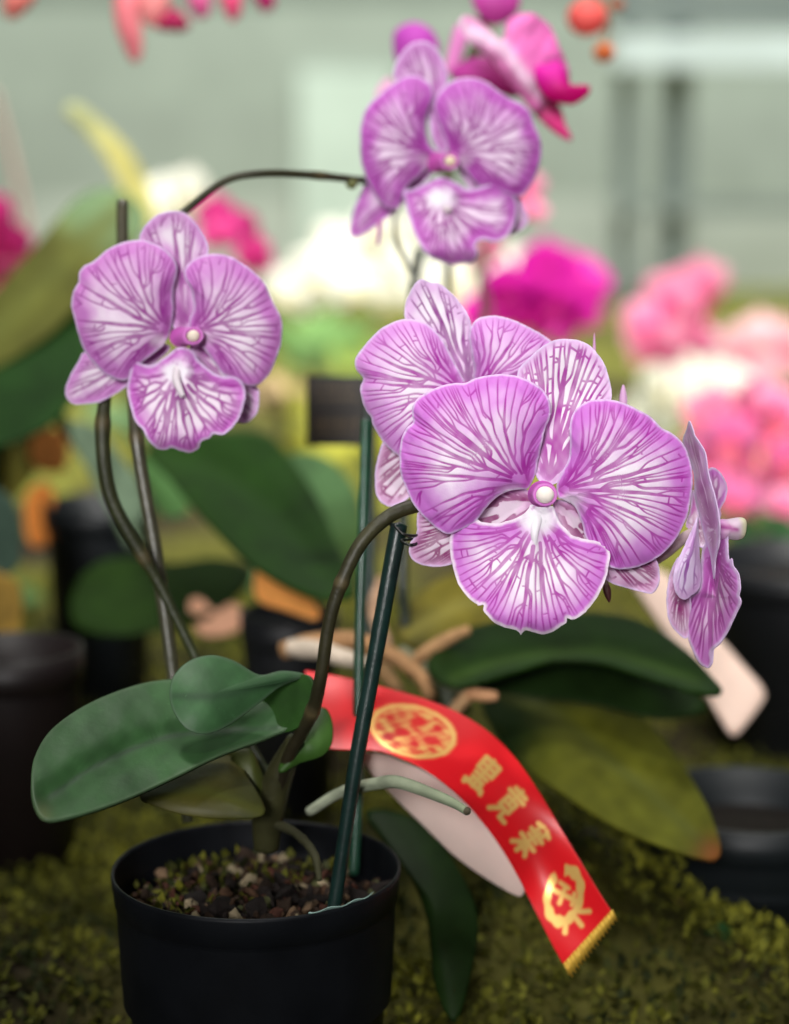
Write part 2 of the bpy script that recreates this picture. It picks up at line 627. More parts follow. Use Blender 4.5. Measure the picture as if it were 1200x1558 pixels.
# ================================================================== SETTING
def grid_surface(name, xs, ys, zf, mat, cf, label=None, kind='structure'):
    X, Y = np.meshgrid(xs, ys)
    Z = zf(X, Y)
    v = np.stack([X, Y, Z], -1).reshape(-1, 3)
    nx, ny = len(xs), len(ys)
    i, j = np.meshgrid(np.arange(nx - 1), np.arange(ny - 1))
    a = (j * nx + i).ravel()
    Q = np.stack([a, a + 1, a + 1 + nx, a + nx], 1)
    o = mesh(name, v, Q, mat, None, cf(v))
    o['kind'] = kind
    return o


def ground_z(x, y):
    near = np.exp(-(((x + 0.07) / 0.09) ** 2 + ((y - 0.63) / 0.09) ** 2))
    z = 0.010 * wob(x, y, 22, 1.0) + 0.006 * wob(x, y, 60, 3.0)
    z = z + 0.038 * np.exp(-(((x - 0.07) / 0.06) ** 2 + ((y - 0.76) / 0.09) ** 2)) + 0.028 * np.exp(-(((x + 0.13) / 0.035) ** 2 + ((y - 0.66) / 0.06) ** 2)) + 0.03 * np.exp(-(((x + 0.22) / 0.09) ** 2 + ((y - 0.70) / 0.10) ** 2))
    z = z * (1 - near) - 0.015 * near
    return np.where(y > 2.2, z * 0.3, z)


def ground_col(v):
    n = wob(v[:, 0], v[:, 1], 9, 4.0)
    m = wob(v[:, 0], v[:, 1], 31, 7.0)
    c = mix(np.array([0.022, 0.015, 0.009])[None] * np.ones((len(v), 1)), np.array([0.050, 0.048, 0.008])[None], sm(-0.4, 0.35, n + 0.4 * m))
    far = sm(1.15, 1.9, v[:, 1])
    return mix(c, np.array([0.20, 0.20, 0.03])[None], far * 0.8 * sm(-0.8, 0.4, n + 0.3 * m))


xs = np.r_[np.linspace(-6, -0.8, 20), np.linspace(-0.75, 0.75, 180), np.linspace(0.8, 6, 20)]
ys = np.r_[np.linspace(-2, 0.35, 12), np.linspace(0.4, 2.2, 220), np.linspace(2.3, 7, 20)]
grid_surface('ground', xs, ys, ground_z, material('mossy_soil', rough=0.9, spec=0.15, bump=1.0, bscale=120, noise=0.45, nscale=70), ground_col)

# leafy moss carpet: tiny leaflets
RC_ = P(390, 1318, 0.665)
RR_ = 220 * 0.665 / F_PX
rs = np.random.RandomState(5)
N = 80000
mx_ = rs.uniform(-0.36, 0.40, N)
my_ = 0.50 + rs.rand(N) ** 1.4 * 0.9
dens = wob(mx_, my_, 26, 2.0) + 0.5 * wob(mx_, my_, 70, 4.0)
keep = (dens > -0.9) & ~(((mx_ + 0.046) ** 2 + (my_ - 0.645) ** 2) < 0.052 ** 2)
mx_, my_, dens = mx_[keep], my_[keep], dens[keep]
N = len(mx_)
mz_ = ground_z(mx_, my_) + np.maximum(0, 0.016 * (dens + 0.3)) * rs.rand(N) ** 0.7
L = rs.uniform(0.0025, 0.0065, N)
az = rs.uniform(0, 2 * np.pi, N)
el = rs.uniform(0.1, 1.3, N)
d = np.stack([np.cos(az) * np.cos(el), np.sin(az) * np.cos(el), np.sin(el)], 1) * L[:, None]
s_ = np.stack([-np.sin(az), np.cos(az), 0 * az], 1) * (L * 0.3)[:, None]
p0 = np.stack([mx_, my_, mz_], 1)
# a little moss on the bark as well
npz = 650
ra, rr_ = rs.uniform(0, 6.283, npz), 0.9 * RR_ * np.sqrt(rs.rand(npz))
okp = wob(rr_ * np.cos(ra), rr_ * np.sin(ra), 90, 3.0) + 0.5 * (np.sin(ra) - np.cos(ra)) > 0.35
ra, rr_ = ra[okp], rr_[okp]
pk = np.stack([RC_[0] + rr_ * np.cos(ra), RC_[1] + rr_ * np.sin(ra), np.full(len(ra), RC_[2] - 0.0125)], 1)
p0[:len(pk)] = pk
vv = np.stack([p0, p0 + d * 0.5 + s_, p0 + d, p0 + d * 0.5 - s_], 1).reshape(-1, 3)
cc = mix(np.array([0.014, 0.020, 0.003])[None] * np.ones((N, 1)), np.array([0.24, 0.235, 0.022])[None], np.clip(rs.rand(N) * 0.55 + 0.5 * dens, 0, 1))
mo = mesh('moss', vv, np.arange(4 * N).reshape(-1, 4), M_MOSS, None, np.repeat(cc, 4, 0), smooth=False)
tag(mo, 'soft olive green moss carpeting the ground around the black pot', 'moss', kind='stuff')

# greenhouse wall far behind
wall = thing('greenhouse_wall', 'pale grey-green panelled wall far behind the flowers', 'wall', (0, 4.8, 0))
wall['kind'] = 'structure'


def box(name, parent, lo, hi, col, mat=None, bev=0.0):
    lo, hi = np.array(lo, float), np.array(hi, float)
    v = np.array([[x, y, z] for x in (0, 1) for y in (0, 1) for z in (0, 1)]) * (hi - lo) + lo
    f = np.array([[0, 1, 3, 2], [4, 6, 7, 5], [0, 4, 5, 1], [2, 3, 7, 6], [0, 2, 6, 4], [1, 5, 7, 3]])
    return mesh(name, v, f, mat or M_PLAIN, parent, col, smooth=False)


def zat(py, y):
    """height seen at picture row py on the upright plane at distance y"""
    a = math.atan((py - 779.0) / F_PX) + PITCH
    return CAM_Z - y * math.tan(a)


def xat(px, py, y):
    d = y / (CP + (py - 779.0) / F_PX * -SP * -1 * -1) if False else y / (CP - (py - 779.0) / F_PX * SP * 1.0)
    return d * (px - 600.0) / F_PX


WY = 4.8
box('wall_panel', wall, (-4, WY, -0.1), (4, WY + 0.1, 3.2), np.array([0.30, 0.37, 0.30]))
bands = [(-200, 10, (0.20, 0.235, 0.20)), (10, 165, (0.33, 0.375, 0.325)), (165, 300, (0.32, 0.36, 0.315)), (300, 520, (0.44, 0.475, 0.425))]
for ya, yb, c in bands:
    box('siding_board', wall, (-4, WY - 0.03, zat(yb, WY)), (4, WY - 0.004, zat(ya, WY)), np.array(c))
box('pale_panel', wall, (xat(455, 250, WY), WY - 0.05, zat(430, WY)), (xat(600, 250, WY), WY - 0.034, zat(110, WY)), np.array([0.54, 0.63, 0.56]))
PY = 4.2
frame = thing('steel_frame', 'dark grey steel posts crossed by a white rail before the wall', 'frame', (xat(1000, 200, PY), PY, 0))
for xa, xb in ((940, 966), (1010, 1050)):
    box('post', frame, (xat(xa, 200, PY), PY, 0), (xat(xb, 200, PY), PY + 0.05, 1.2), np.array([0.15, 0.18, 0.17]))
box('rail', frame, (xat(930, 80, PY), PY - 0.06, zat(104, PY)), (xat(1330, 80, PY), PY - 0.004, zat(56, PY)), np.array([0.62, 0.70, 0.70]))
box('crossbar', frame, (xat(930, 310, PY), PY - 0.03, zat(326, PY)), (xat(1330, 310, PY), PY - 0.004, zat(302, PY)), np.array([0.22, 0.255, 0.235]))
box('upper_bar', frame, (xat(930, 20, PY), PY - 0.03, zat(40, PY)), (xat(1330, 20, PY), PY - 0.004, zat(-10, PY)), np.array([0.17, 0.20, 0.19]))


# ================================================================== FRONT POT
RC = P(390, 1318, 0.665)
RR = 220 * 0.665 / F_PX
POTZ = -0.012


def lathe(name, parent, cx, cy, prof, mat, col=None, ns=72, origin=None, wobble=0.0):
    a = np.linspace(0, 2 * np.pi, ns, endpoint=False)
    W = []
    for r, z in prof:
        rr = r * (1 + wobble * np.sin(2 * a + 0.6))
        W.append(np.stack([cx + rr * np.cos(a), cy + rr * np.sin(a), np.full(ns, z)], 1))
    i = np.arange(ns)
    j = (i + 1) % ns
    Q = np.vstack([np.stack([k * ns + i, k * ns + j, (k + 1) * ns + j, (k + 1) * ns + i], 1) for k in range(len(prof) - 1)])
    return mesh(name, np.vstack(W), Q, mat, parent, col, origin=origin)


pot = thing('flower_pot', 'round black plastic pot holding the striped orchid', 'pot', (RC[0], RC[1], POTZ))
rz = RC[2]
lathe('pot_wall', pot, RC[0], RC[1], [(0.0, POTZ), (RR * 0.80, POTZ), (RR * 0.82, POTZ + 0.003), (RR * 0.955, rz - 0.012), (RR * 0.96, rz - 0.0115), (RR * 0.965, rz - 0.010)], M_POT, wobble=0.008)
lathe('rim', pot, RC[0], RC[1], [(RR * 0.962, rz - 0.0105), (RR * 0.972, rz - 0.010), (RR * 0.995, rz - 0.0012), (RR * 0.99, rz), (RR * 0.975, rz), (RR * 0.966, rz - 0.0012), (RR * 0.955, rz - 0.02), (RR * 0.93, rz - 0.045)], M_POT, wobble=0.008)
# pale highlight of the rim, built as a thin coloured strip
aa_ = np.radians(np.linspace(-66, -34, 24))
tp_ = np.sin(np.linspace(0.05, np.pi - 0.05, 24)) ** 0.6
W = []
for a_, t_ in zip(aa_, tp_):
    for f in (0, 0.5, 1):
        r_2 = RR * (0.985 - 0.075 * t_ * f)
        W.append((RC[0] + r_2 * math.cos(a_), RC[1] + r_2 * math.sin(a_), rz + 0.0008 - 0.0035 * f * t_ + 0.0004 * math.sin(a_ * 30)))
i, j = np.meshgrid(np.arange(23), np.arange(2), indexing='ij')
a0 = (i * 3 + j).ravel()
lb = mesh('rim_highlight', W, np.stack([a0, a0 + 3, a0 + 4, a0 + 1], 1), material('highlight_tint', rough=0.25, spec=0.6, noise=0.3, nscale=150), None, np.array([0.20, 0.30, 0.27]), solid=0.0003)
tag(lb, 'pale mint highlight on the front rim of the black pot, built as a strip', 'rim highlight')

# bark chips
rs = np.random.RandomState(11)
vs, fs, cs = [], [], []
nv = 0
ico_v = np.array([[0, 0, 1], [.894, 0, .447], [.276, .851, .447], [-.724, .526, .447], [-.724, -.526, .447], [.276, -.851, .447], [.724, .526, -.447], [-.276, .851, -.447], [-.894, 0, -.447], [-.276, -.851, -.447], [.724, -.526, -.447], [0, 0, -1]])
ico_f = np.array([[0, 1, 2], [0, 2, 3], [0, 3, 4], [0, 4, 5], [0, 5, 1], [1, 6, 2], [2, 7, 3], [3, 8, 4], [4, 9, 5], [5, 10, 1], [6, 7, 2], [7, 8, 3], [8, 9, 4], [9, 10, 5], [10, 6, 1], [11, 7, 6], [11, 8, 7], [11, 9, 8], [11, 10, 9], [11, 6, 10]])
pal = [(0.022, 0.013, 0.008), (0.050, 0.026, 0.014), (0.010, 0.007, 0.006), (0.11, 0.07, 0.04), (0.070, 0.026, 0.016), (0.22, 0.18, 0.11), (0.06, 0.065, 0.025)]
for k in range(900):
    r = RR * 0.885 * math.sqrt(rs.rand())
    a = rs.uniform(0, 6.283)
    sz = rs.uniform(0.001, 0.0036) * (1.9 if rs.rand() < 0.12 else 1.0)
    M = rs.normal(size=(3, 3))
    q, _ = np.linalg.qr(M)
    v = (ico_v * rs.uniform(0.7, 1.25, (12, 1))) * np.array([1.1, 0.7, 0.38]) * sz
    v = v @ q.T + [RC[0] + r * math.cos(a), RC[1] + r * math.sin(a), rz - 0.0155 + rs.uniform(-0.002, 0.004) + 0.003 * (1 - r / RR)]
    vs.append(v)
    fs.append(ico_f + nv)
    cs.append(np.tile(np.array(pal[rs.choice(7, p=[.26, .2, .22, .1, .1, .05, .07])]) * rs.uniform(0.7, 1.3), (12, 1)))
    nv += 12
bk = mesh('bark_mix', np.vstack(vs), np.vstack(fs), M_BARK, None, np.vstack(cs), smooth=False)
tag(bk, 'loose brown bark and grit filling the black pot', 'bark chips', kind='stuff')

# ================================================================== THE ORCHID
crown = P(415, 1225, 0.665)
plant = thing('orchid_plant', 'striped purple and white moth orchid with five open blooms, rooted in the black pot', 'orchid', Vector(crown.tolist()))
DARKSTEM = np.array([0.019, 0.014, 0.006])
GRNSTEM = np.array([0.026, 0.036, 0.010])


def leafcol(base, rib=None, ribcol=None, ribw=6.0, tip=None, tipcol=None, tipr=40, edgecol=None, mott=0.25, seed=1, dark=None):
    base = np.array(base, float)

    def f(i):
        x, y = i['x'], i['y']
        c = base[None] * (1 + mott * wob(x, y, 0.045, seed) + 0.5 * mott * wob(x, y, 0.15, seed + 3))[:, None]
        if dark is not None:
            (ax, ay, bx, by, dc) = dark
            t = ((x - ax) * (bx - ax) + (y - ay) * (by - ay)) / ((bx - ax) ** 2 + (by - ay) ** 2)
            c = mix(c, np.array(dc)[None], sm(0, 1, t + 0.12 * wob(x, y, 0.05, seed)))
        if rib is not None:
            R = crspline(rib, 60)
            dd = np.full(len(x), 1e9)
            for p in R:
                dd = np.minimum(dd, np.hypot(x - p[0], y - p[1]))
            rc = np.array(ribcol if ribcol is not None else base * 1.8)
            c = mix(c, rc[None], 0.75 * np.exp(-(dd / ribw) ** 2))
        if tip is not None:
            c = mix(c, np.array(tipcol)[None], np.exp(-(np.hypot(x - tip[0], y - tip[1]) / tipr) ** 2))
        sp = sm(0.62, 0.85, wob(x, y, 0.55, seed + 9)) * sm(0.0, 0.5, wob(x, y, 0.07, seed + 4))
        c = mix(c, base[None] * 2.2 + 0.01, 0.30 * sp)
        if edgecol is not None:
            c = mix(c, np.array(edgecol)[None], 0.7 * (1 - sm(1, 6, i['de'])))
        return np.clip(c, 0.001, 1)
    return f


def ribrel(rib, depth, wid):
    """valley along the midrib"""
    def f(i):
        R = crspline(rib, 60)
        dd = np.full(len(i['x']), 1e9)
        for p in R:
            dd = np.minimum(dd, np.hypot(i['x'] - p[0], i['y'] - p[1]))
        return -depth * np.exp(-(dd / wid) ** 2) + 0.0006 * wob(i['x'], i['y'], 0.03, 2)
    return f


G_LEAF = (0.030, 0.086, 0.026)
ribA = [(75, 1215), (150, 1165), (250, 1125), (340, 1115), (420, 1110)]
patch('leaf', plant, [(47, 1190), (53, 1152), (78, 1112), (130, 1075), (195, 1048), (255, 1036), (320, 1040), (385, 1062), (425, 1085), (445, 1104), (405, 1124), (335, 1150), (255, 1189), (185, 1220), (115, 1243), (70, 1249), (52, 1228)],
      plane_depth(0.632, 250, 1135, 0.00005, -0.00024), M_FLEAF, leafcol(G_LEAF, ribA, (0.013, 0.036, 0.014), 5, tip=(60, 1245), tipcol=(0.10, 0.13, 0.05), tipr=18, edgecol=(0.07, 0.12, 0.06), seed=2),
      hub=(235, 1135), nt=160, ns=40, relief=ribrel(ribA, 0.004, 22), solid=0.0014)


def joined_leaf(name, parent, parts, mat):
    Ws, Qs, Ts, Cs = [], [], [], []
    n = 0
    for kw in parts:
        W, Q, T, c = patch(None, None, make=False, mat=None, **kw)
        Ws.append(W)
        Qs.append(Q + n)
        Ts.append(T + n)
        Cs.append(c)
        n += len(W)
    return mesh(name, np.vstack(Ws), [np.vstack(Qs), np.vstack(Ts)], mat, parent, np.vstack(Cs), solid=0.0013)


# the curled leaf: its upper face rolls over towards the viewer, the inside of the roll shows behind
joined_leaf('leaf', plant, [
    dict(name=None, parent=None) and dict(poly=[(259, 1062), (263, 1034), (284, 1010), (318, 999), (354, 1007), (394, 1029), (430, 1023), (462, 1027), (455, 1031), (425, 1044), (392, 1070), (346, 1103), (312, 1116), (284, 1109), (266, 1086)],
         depth=lambda x, y: 0.631 + 0.00008 * (x - 260) + 0.000002 * (x - 330) ** 2 * 0.05 - 0.00012 * (y - 1050), colfn=leafcol((0.036, 0.100, 0.036), [(262, 1060), (330, 1060), (400, 1043), (460, 1028)], (0.020, 0.050, 0.022), 7, seed=4, edgecol=(0.07, 0.12, 0.07)), hub=(325, 1056), nt=140, ns=30, bulge=0.0045),
    dict(poly=[(389, 1068), (420, 1046), (452, 1029), (470, 1028), (480, 1046), (481, 1075), (468, 1096), (442, 1113), (412, 1111), (394, 1092)],
         depth=lambda x, y: 0.652 - 0.00012 * (x - 435) - 0.00004 * (y - 1060), colfn=leafcol((0.014, 0.050, 0.006), seed=6), hub=(435, 1072), nt=100, ns=20)], M_FLEAF)
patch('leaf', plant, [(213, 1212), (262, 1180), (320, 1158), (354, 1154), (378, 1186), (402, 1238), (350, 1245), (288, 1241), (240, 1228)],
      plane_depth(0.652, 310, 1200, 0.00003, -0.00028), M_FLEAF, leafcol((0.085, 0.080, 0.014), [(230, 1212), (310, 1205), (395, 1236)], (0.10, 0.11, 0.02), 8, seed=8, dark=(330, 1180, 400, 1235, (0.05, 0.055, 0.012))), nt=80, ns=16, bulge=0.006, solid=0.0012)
patch('leaf', plant, [(425, 1175), (455, 1160), (487, 1150), (503, 1132), (504, 1098), (493, 1078), (476, 1085), (460, 1112), (438, 1140)],
      plane_depth(0.660, 470, 1120, 0.0, -0.0001), M_FLEAF, leafcol((0.032, 0.085, 0.012), seed=9), nt=70, ns=14, bulge=0.003, solid=0.0012)
patch('leaf', plant, [(352, 1150), (378, 1140), (392, 1165), (405, 1205), (402, 1238), (388, 1215), (370, 1180)],
      plane_depth(0.664, 380, 1180), M_FLEAF, leafcol((0.05, 0.062, 0.012), seed=10), nt=50, ns=10, bulge=0.003, solid=0.0012)
# crown: clasping leaf bases
tube('crown_stem', plant, [(405, 1290, 0.672), (408, 1240, 0.668), (425, 1180, 0.662), (450, 1125, 0.655)], [20, 26, 22, 14], np.array([0.035, 0.035, 0.012]), M_STEM, n=30)
# front flower spike
tube('flower_stem', plant, [(418, 1220, 0.664), (440, 1150, 0.655), (474, 1085, 0.645), (488, 1030, 0.638), (500, 950, 0.634), (518, 890, 0.632), (548, 828, 0.632), (588, 788, 0.634), (630, 770, 0.636), (690, 762, 0.640), (760, 770, 0.645), (850, 800, 0.650), (930, 840, 0.650)],
     [11, 10.5, 10.5, 10, 10, 10.5, 11, 11, 11, 9, 8, 7, 6], DARKSTEM * 0.8, M_STEM, n=140, ns=14, nodes=(0.18, 0.42), col2=np.array([0.038, 0.040, 0.014]))
# second spike arching to the left and top blooms
tube('flower_stem', plant, [(420, 1200, 0.672), (370, 1120, 0.680), (318, 1040, 0.684), (285, 975, 0.685), (240, 885, 0.685), (195, 810, 0.683), (168, 755, 0.682), (157, 690, 0.681), (158, 620, 0.682), (172, 540, 0.688), (205, 430, 0.695), (250, 352, 0.700), (292, 312, 0.704), (345, 274, 0.708), (400, 264, 0.711), (470, 266, 0.722), (540, 273, 0.736), (580, 275, 0.752), (640, 262, 0.757)],
     [8, 8, 8, 7.5, 8, 9, 11, 11.5, 11.5, 9, 7.5, 7, 6.5, 6, 6, 6, 6, 5.5, 5], GRNSTEM, M_STEM, n=200, ns=12, nodes=(0.30, 0.46, 0.885), col2=np.array([0.03, 0.026, 0.012]))
blob('bud_scar', plant, 535, 280, 0.734, 9, 8, 8, np.array([0.10, 0.11, 0.03]), M_STEM)

# ------------------------------------------------------------------ flower 1 (front, sharp)
D1 = 0.620
f1 = column(plant, 825, 752, D1 + 0.0015, 19.5, 18, 829, 753, 14, (200, 80, 188), (250, 247, 236), length=0.0075)
pB = lambda pts: tr(pts, 600, 560, 4.8)
pC = lambda pts: tr(pts, 670, 740, 4.0)
pD = lambda pts: tr(pts, 790, 500, 4.0)
pE = lambda pts: tr(pts, 560, 650, 6.0)
pA = lambda pts: tr(pts, 530, 410, 4.0)
lp1 = pB([(1000, 838), (1032, 760), (1045, 680), (1072, 560), (1100, 440), (1132, 370), (1140, 300), (1130, 240), (1090, 170), (1030, 120), (950, 80), (870, 55), (780, 45), (690, 55), (600, 75), (520, 108), (440, 113), (350, 130), (260, 165), (180, 215), (140, 270), (130, 330), (135, 398), (90, 440), (55, 510), (40, 600), (38, 690), (50, 780), (85, 880), (130, 980), (190, 1060), (260, 1130), (340, 1190)]) + [(684, 812), (700, 806), (716, 798)] + pB([(600, 1108), (660, 1030), (740, 945), (820, 900), (900, 885), (968, 882)])
tepal('petal', f1, lp1, pB([(985, 850)])[0], (640, 690), plane_depth(D1 - 0.001, 820, 750, 0.00001, 0.00001), n0=10, gens=3, tip_gap=6.8, w0=4.1, washw=80, washk=0.95, cross=0.14, pale=60, seed=11, relief=lobe_relief((812, 740), 0.005, 200, 0.004), hub=(725, 690), throat=24, res=3.0, upwash=0.85)
rp1 = pD([(228, 950), (262, 870), (298, 800), (310, 700), (308, 600), (320, 530), (350, 485), (410, 447), (480, 432), (560, 436), (640, 457), (720, 492), (790, 532), (842, 582), (870, 608), (930, 640), (985, 690), (1020, 750), (1045, 830), (1052, 920), (1050, 965)]) + [(1045, 784), (1027, 821), (1000, 848), (973, 861), (952, 866), (931, 864), (915, 852), (900, 835), (890, 815), (886, 798), (880, 782), (872, 768), (858, 760), (849, 756)]
tepal('petal', f1, rp1, (848, 746), (1040, 735), plane_depth(D1 - 0.001, 830, 750, 0.00002, 0.0), n0=10, gens=3, tip_gap=6.8, w0=4.1, washw=76, washk=0.95, cross=0.2, pale=60, seed=23, relief=lobe_relief((845, 745), 0.005, 210, 0.004), hub=(945, 735), throat=24, res=3.0, upwash=0.75)
ds1 = pD([(140, 945), (92, 860), (105, 700), (120, 560), (60, 420), (-5, 320), (-12, 270), (5, 232), (40, 200), (100, 140), (160, 95), (230, 66), (300, 64), (370, 75), (430, 105), (480, 160), (520, 220), (545, 300), (560, 370), (558, 440), (520, 530), (440, 660), (340, 790), (275, 890), (215, 945)])
tepal('sepal', f1, ds1, pD([(178, 930)])[0], (863, 520), plane_depth(D1 + 0.005, 830, 740, 0, -0.00001), n0=5, gens=2, tip_gap=9.5, d0=8, w0=6.0, washw=32, washk=0.5, seed=31, relief=lambda i: 0.003 * np.sin(np.pi * i['s'] / 2), hub=pD([(265, 380)])[0], cross=1.8, res=3.0, straight=0.7, start=0.02, vk=1.0)
CRIM = dict(vein=lin(146, 8, 112), white=lin(238, 220, 236), wash=lin(200, 96, 186))
ll1 = [(818, 752), (780, 742), (730, 750), (680, 765), (640, 777), (634, 788), (634, 808), (630, 818), (623, 828), (622, 842), (630, 854), (648, 861), (669, 862), (690, 858), (740, 838), (790, 800), (818, 772)]
tepal('sepal', f1, ll1, (818, 762), (626, 842), plane_depth(D1 + 0.0035, 820, 760, -0.00003, 0.0), n0=5, gens=2, tip_gap=8.0, d0=7.5, w0=5.8, washw=26, washk=0.55, seed=41, cross=1.2, pal=CRIM, nt=320, ns=64, hub=(720, 800), start=0.30, straight=0.65, vk=1.0)
rl1 = [(842, 762), (870, 764), (902, 778), (950, 806), (985, 834), (1000, 855), (1004, 878), (1000, 893), (991, 903), (973, 900), (947, 893), (925, 884), (900, 862), (870, 828), (848, 792)]
tepal('sepal', f1, rl1, (846, 768), (1000, 888), plane_depth(D1 + 0.0035, 830, 760, 0.00003, 0.0), n0=5, gens=2, tip_gap=8.0, d0=7.5, w0=5.8, washw=24, washk=0.5, seed=43, cross=1.2, pal=CRIM, nt=320, ns=60, hub=(920, 835), start=0.30, straight=0.65, vk=1.0)
lip1 = pC([(245, 216), (215, 200), (150, 215), (90, 250), (60, 300), (57, 380), (73, 470), (95, 560), (130, 630), (180, 690), (222, 718), (228, 728), (262, 722), (263, 755), (290, 790), (330, 830), (390, 856), (450, 872), (475, 885), (488, 902), (502, 886), (522, 875), (560, 886), (620, 897), (680, 883), (730, 852), (765, 828), (772, 803), (800, 812), (830, 802), (880, 768), (892, 752), (920, 722), (970, 640), (1010, 550), (1026, 470), (1031, 410), (1010, 365), (960, 337), (900, 326), (840, 312), (800, 297), (768, 262), (722, 212), (695, 150), (680, 118), (610, 128), (552, 112), (535, 140), (500, 172), (420, 206), (340, 226)])


def lip_relief(cx, cy, w, h, fwd=0.010):
    def f(i):
        u, v = (i['x'] - cx) / w, (i['y'] - cy) / h
        return fwd * sm(-0.5, 0.5, v) - 0.005 * np.abs(u) ** 2.2 + 0.0022 * np.exp(-(u / 0.12) ** 2) * sm(-0.6, -0.2, v) * (1 - sm(-0.1, 0.4, v)) - 0.006 * sm(0.3, 0.62, v) ** 2
    return f


tepal('lip', f1, lip1, (818, 782), (798, 960), plane_depth(D1 - 0.004, 815, 780, 0, 0), n0=11, gens=2, tip_gap=7.4, rimcol=lin(250, 242, 250), w0=4.0, washw=66, washk=0.95, seed=57, relief=lip_relief(808, 865, 120, 190), hub=(808, 855), cross=0.7, res=3.0, rim=7, straight=0.62, gap=0.10, start=0.22, edge=1.2, nt=640, pad=34)
# white callus peg and its pale pad
tube('callus', f1, [(818, 784, D1 - 0.002), (815, 797, D1 - 0.005), (813, 812, D1 - 0.0075), (813, 829, D1 - 0.0075)], [12, 8, 6, 4.5], np.array([0.86, 0.84, 0.88]), M_PETAL, n=24)

# ------------------------------------------------------------------ flower 2 (behind left)
D2 = 0.646
f2 = column(plant, 712, 600, D2, 19, 17, 716, 602, 12, (172, 40, 158), (250, 246, 226), length=0.006)
LT = dict(vein=lin(170, 24, 162), wash=lin(216, 134, 221))
tepal('petal', f2, pA([(728, 735), (690, 650), (650, 580), (600, 480), (555, 405), (490, 342), (420, 312), (350, 303), (280, 320), (200, 360), (130, 430), (70, 500), (42, 552), (47, 605), (90, 662), (74, 722), (85, 800), (110, 860), (138, 898), (152, 950), (200, 1030), (240, 1080), (300, 1130), (345, 1160), (440, 1120), (560, 990), (690, 810)]), pA([(720, 740)])[0], (550, 575), plane_depth(D2 - 0.001, 700, 590), n0=9, gens=3, w0=3.7, tip_gap=7.2, cross=0.2, washw=70, seed=61, pal=LT, relief=lobe_relief((710, 595), 0.005, 180), hub=(630, 588), upwash=0.5, res=2.6)
tepal('petal', f2, pA([(770, 720), (765, 600), (745, 470), (735, 395), (758, 330), (800, 296), (880, 283), (960, 295), (1050, 330), (1130, 370), (1195, 408), (1240, 455), (1240, 540), (1150, 650), (1000, 730), (860, 770)]), pA([(765, 745)])[0], pA([(1200, 430)])[0], plane_depth(D2 - 0.001, 712, 590), n0=8, gens=3, w0=3.5, tip_gap=7.2, cross=0.15, washw=70, seed=63, pal=LT, relief=lobe_relief((715, 595), 0.004, 150), hub=pA([(930, 520)])[0], upwash=0.7, res=2.6)
tepal('sepal', f2, pA([(690, 720), (600, 560), (500, 430), (400, 360), (348, 310), (343, 220), (373, 140), (410, 80), (450, 60), (500, 78), (550, 84), (610, 128), (670, 190), (720, 260), (746, 330), (765, 450), (785, 560), (790, 660), (760, 725)]), pA([(730, 720)])[0], pA([(480, 70)])[0], plane_depth(D2 + 0.005, 712, 590), n0=5, gens=2, tip_gap=12, d0=9, w0=4.6, washw=34, washk=0.5, seed=65, hub=pA([(590, 330)])[0], cross=1.3, straight=0.7, start=0.03, vk=1.0, pal=dict(vein=lin(140, 25, 140)))
tepal('sepal', f2, [(583, 672), (577, 688), (572, 708), (570, 728), (571, 747), (575, 758), (583, 767), (593, 771), (606, 767), (625, 755), (652, 722), (692, 668), (712, 622), (696, 604), (645, 622), (603, 650)], (710, 612), (578, 762), plane_depth(D2 + 0.007, 700, 610), n0=5, gens=2, tip_gap=8.0, d0=7.5, w0=5.8, washw=22, washk=0.5, seed=67, pal=CRIM, cross=1.2, nt=200, ns=50, hub=(625, 700), straight=0.7, vk=1.0)
tepal('lip', f2, [(705, 612), (680, 622), (662, 640), (660, 668), (675, 695), (700, 712), (730, 710), (755, 694), (766, 668), (762, 640), (742, 622), (722, 612)], (713, 622), (712, 712), plane_depth(D2 - 0.004, 712, 640), n0=9, gens=2, w0=4.0, washw=34, seed=69, nt=160, ns=36, hub=(713, 662), relief=lambda i: 0.004 * np.sin(np.pi * i['s'] / 2))

# ------------------------------------------------------------------ flower 3 (side view on the right)
D3 = 0.628
p3 = lambda pts: tr(pts, 1000, 640, 4.1)
colv = p3([(385, 640), (440, 632), (520, 621), (540, 640), (532, 708), (500, 727), (440, 722), (388, 720)])


def colcol(i):
    x, y = i['x'], i['y']
    c = mix(lin(226, 160, 220)[None] * np.ones((len(x), 1)), lin(236, 214, 232)[None], sm(1095, 1115, x))
    c = mix(c, lin(165, 30, 140)[None], 0.85 * np.exp(-((y - (803 + 0.18 * (x - 1105))) / 3.0) ** 2) * sm(1093, 1100, x) * (1 - sm(1118, 1124, x)))
    return mix(c, lin(240, 236, 200)[None], sm(1121, 1129, x))


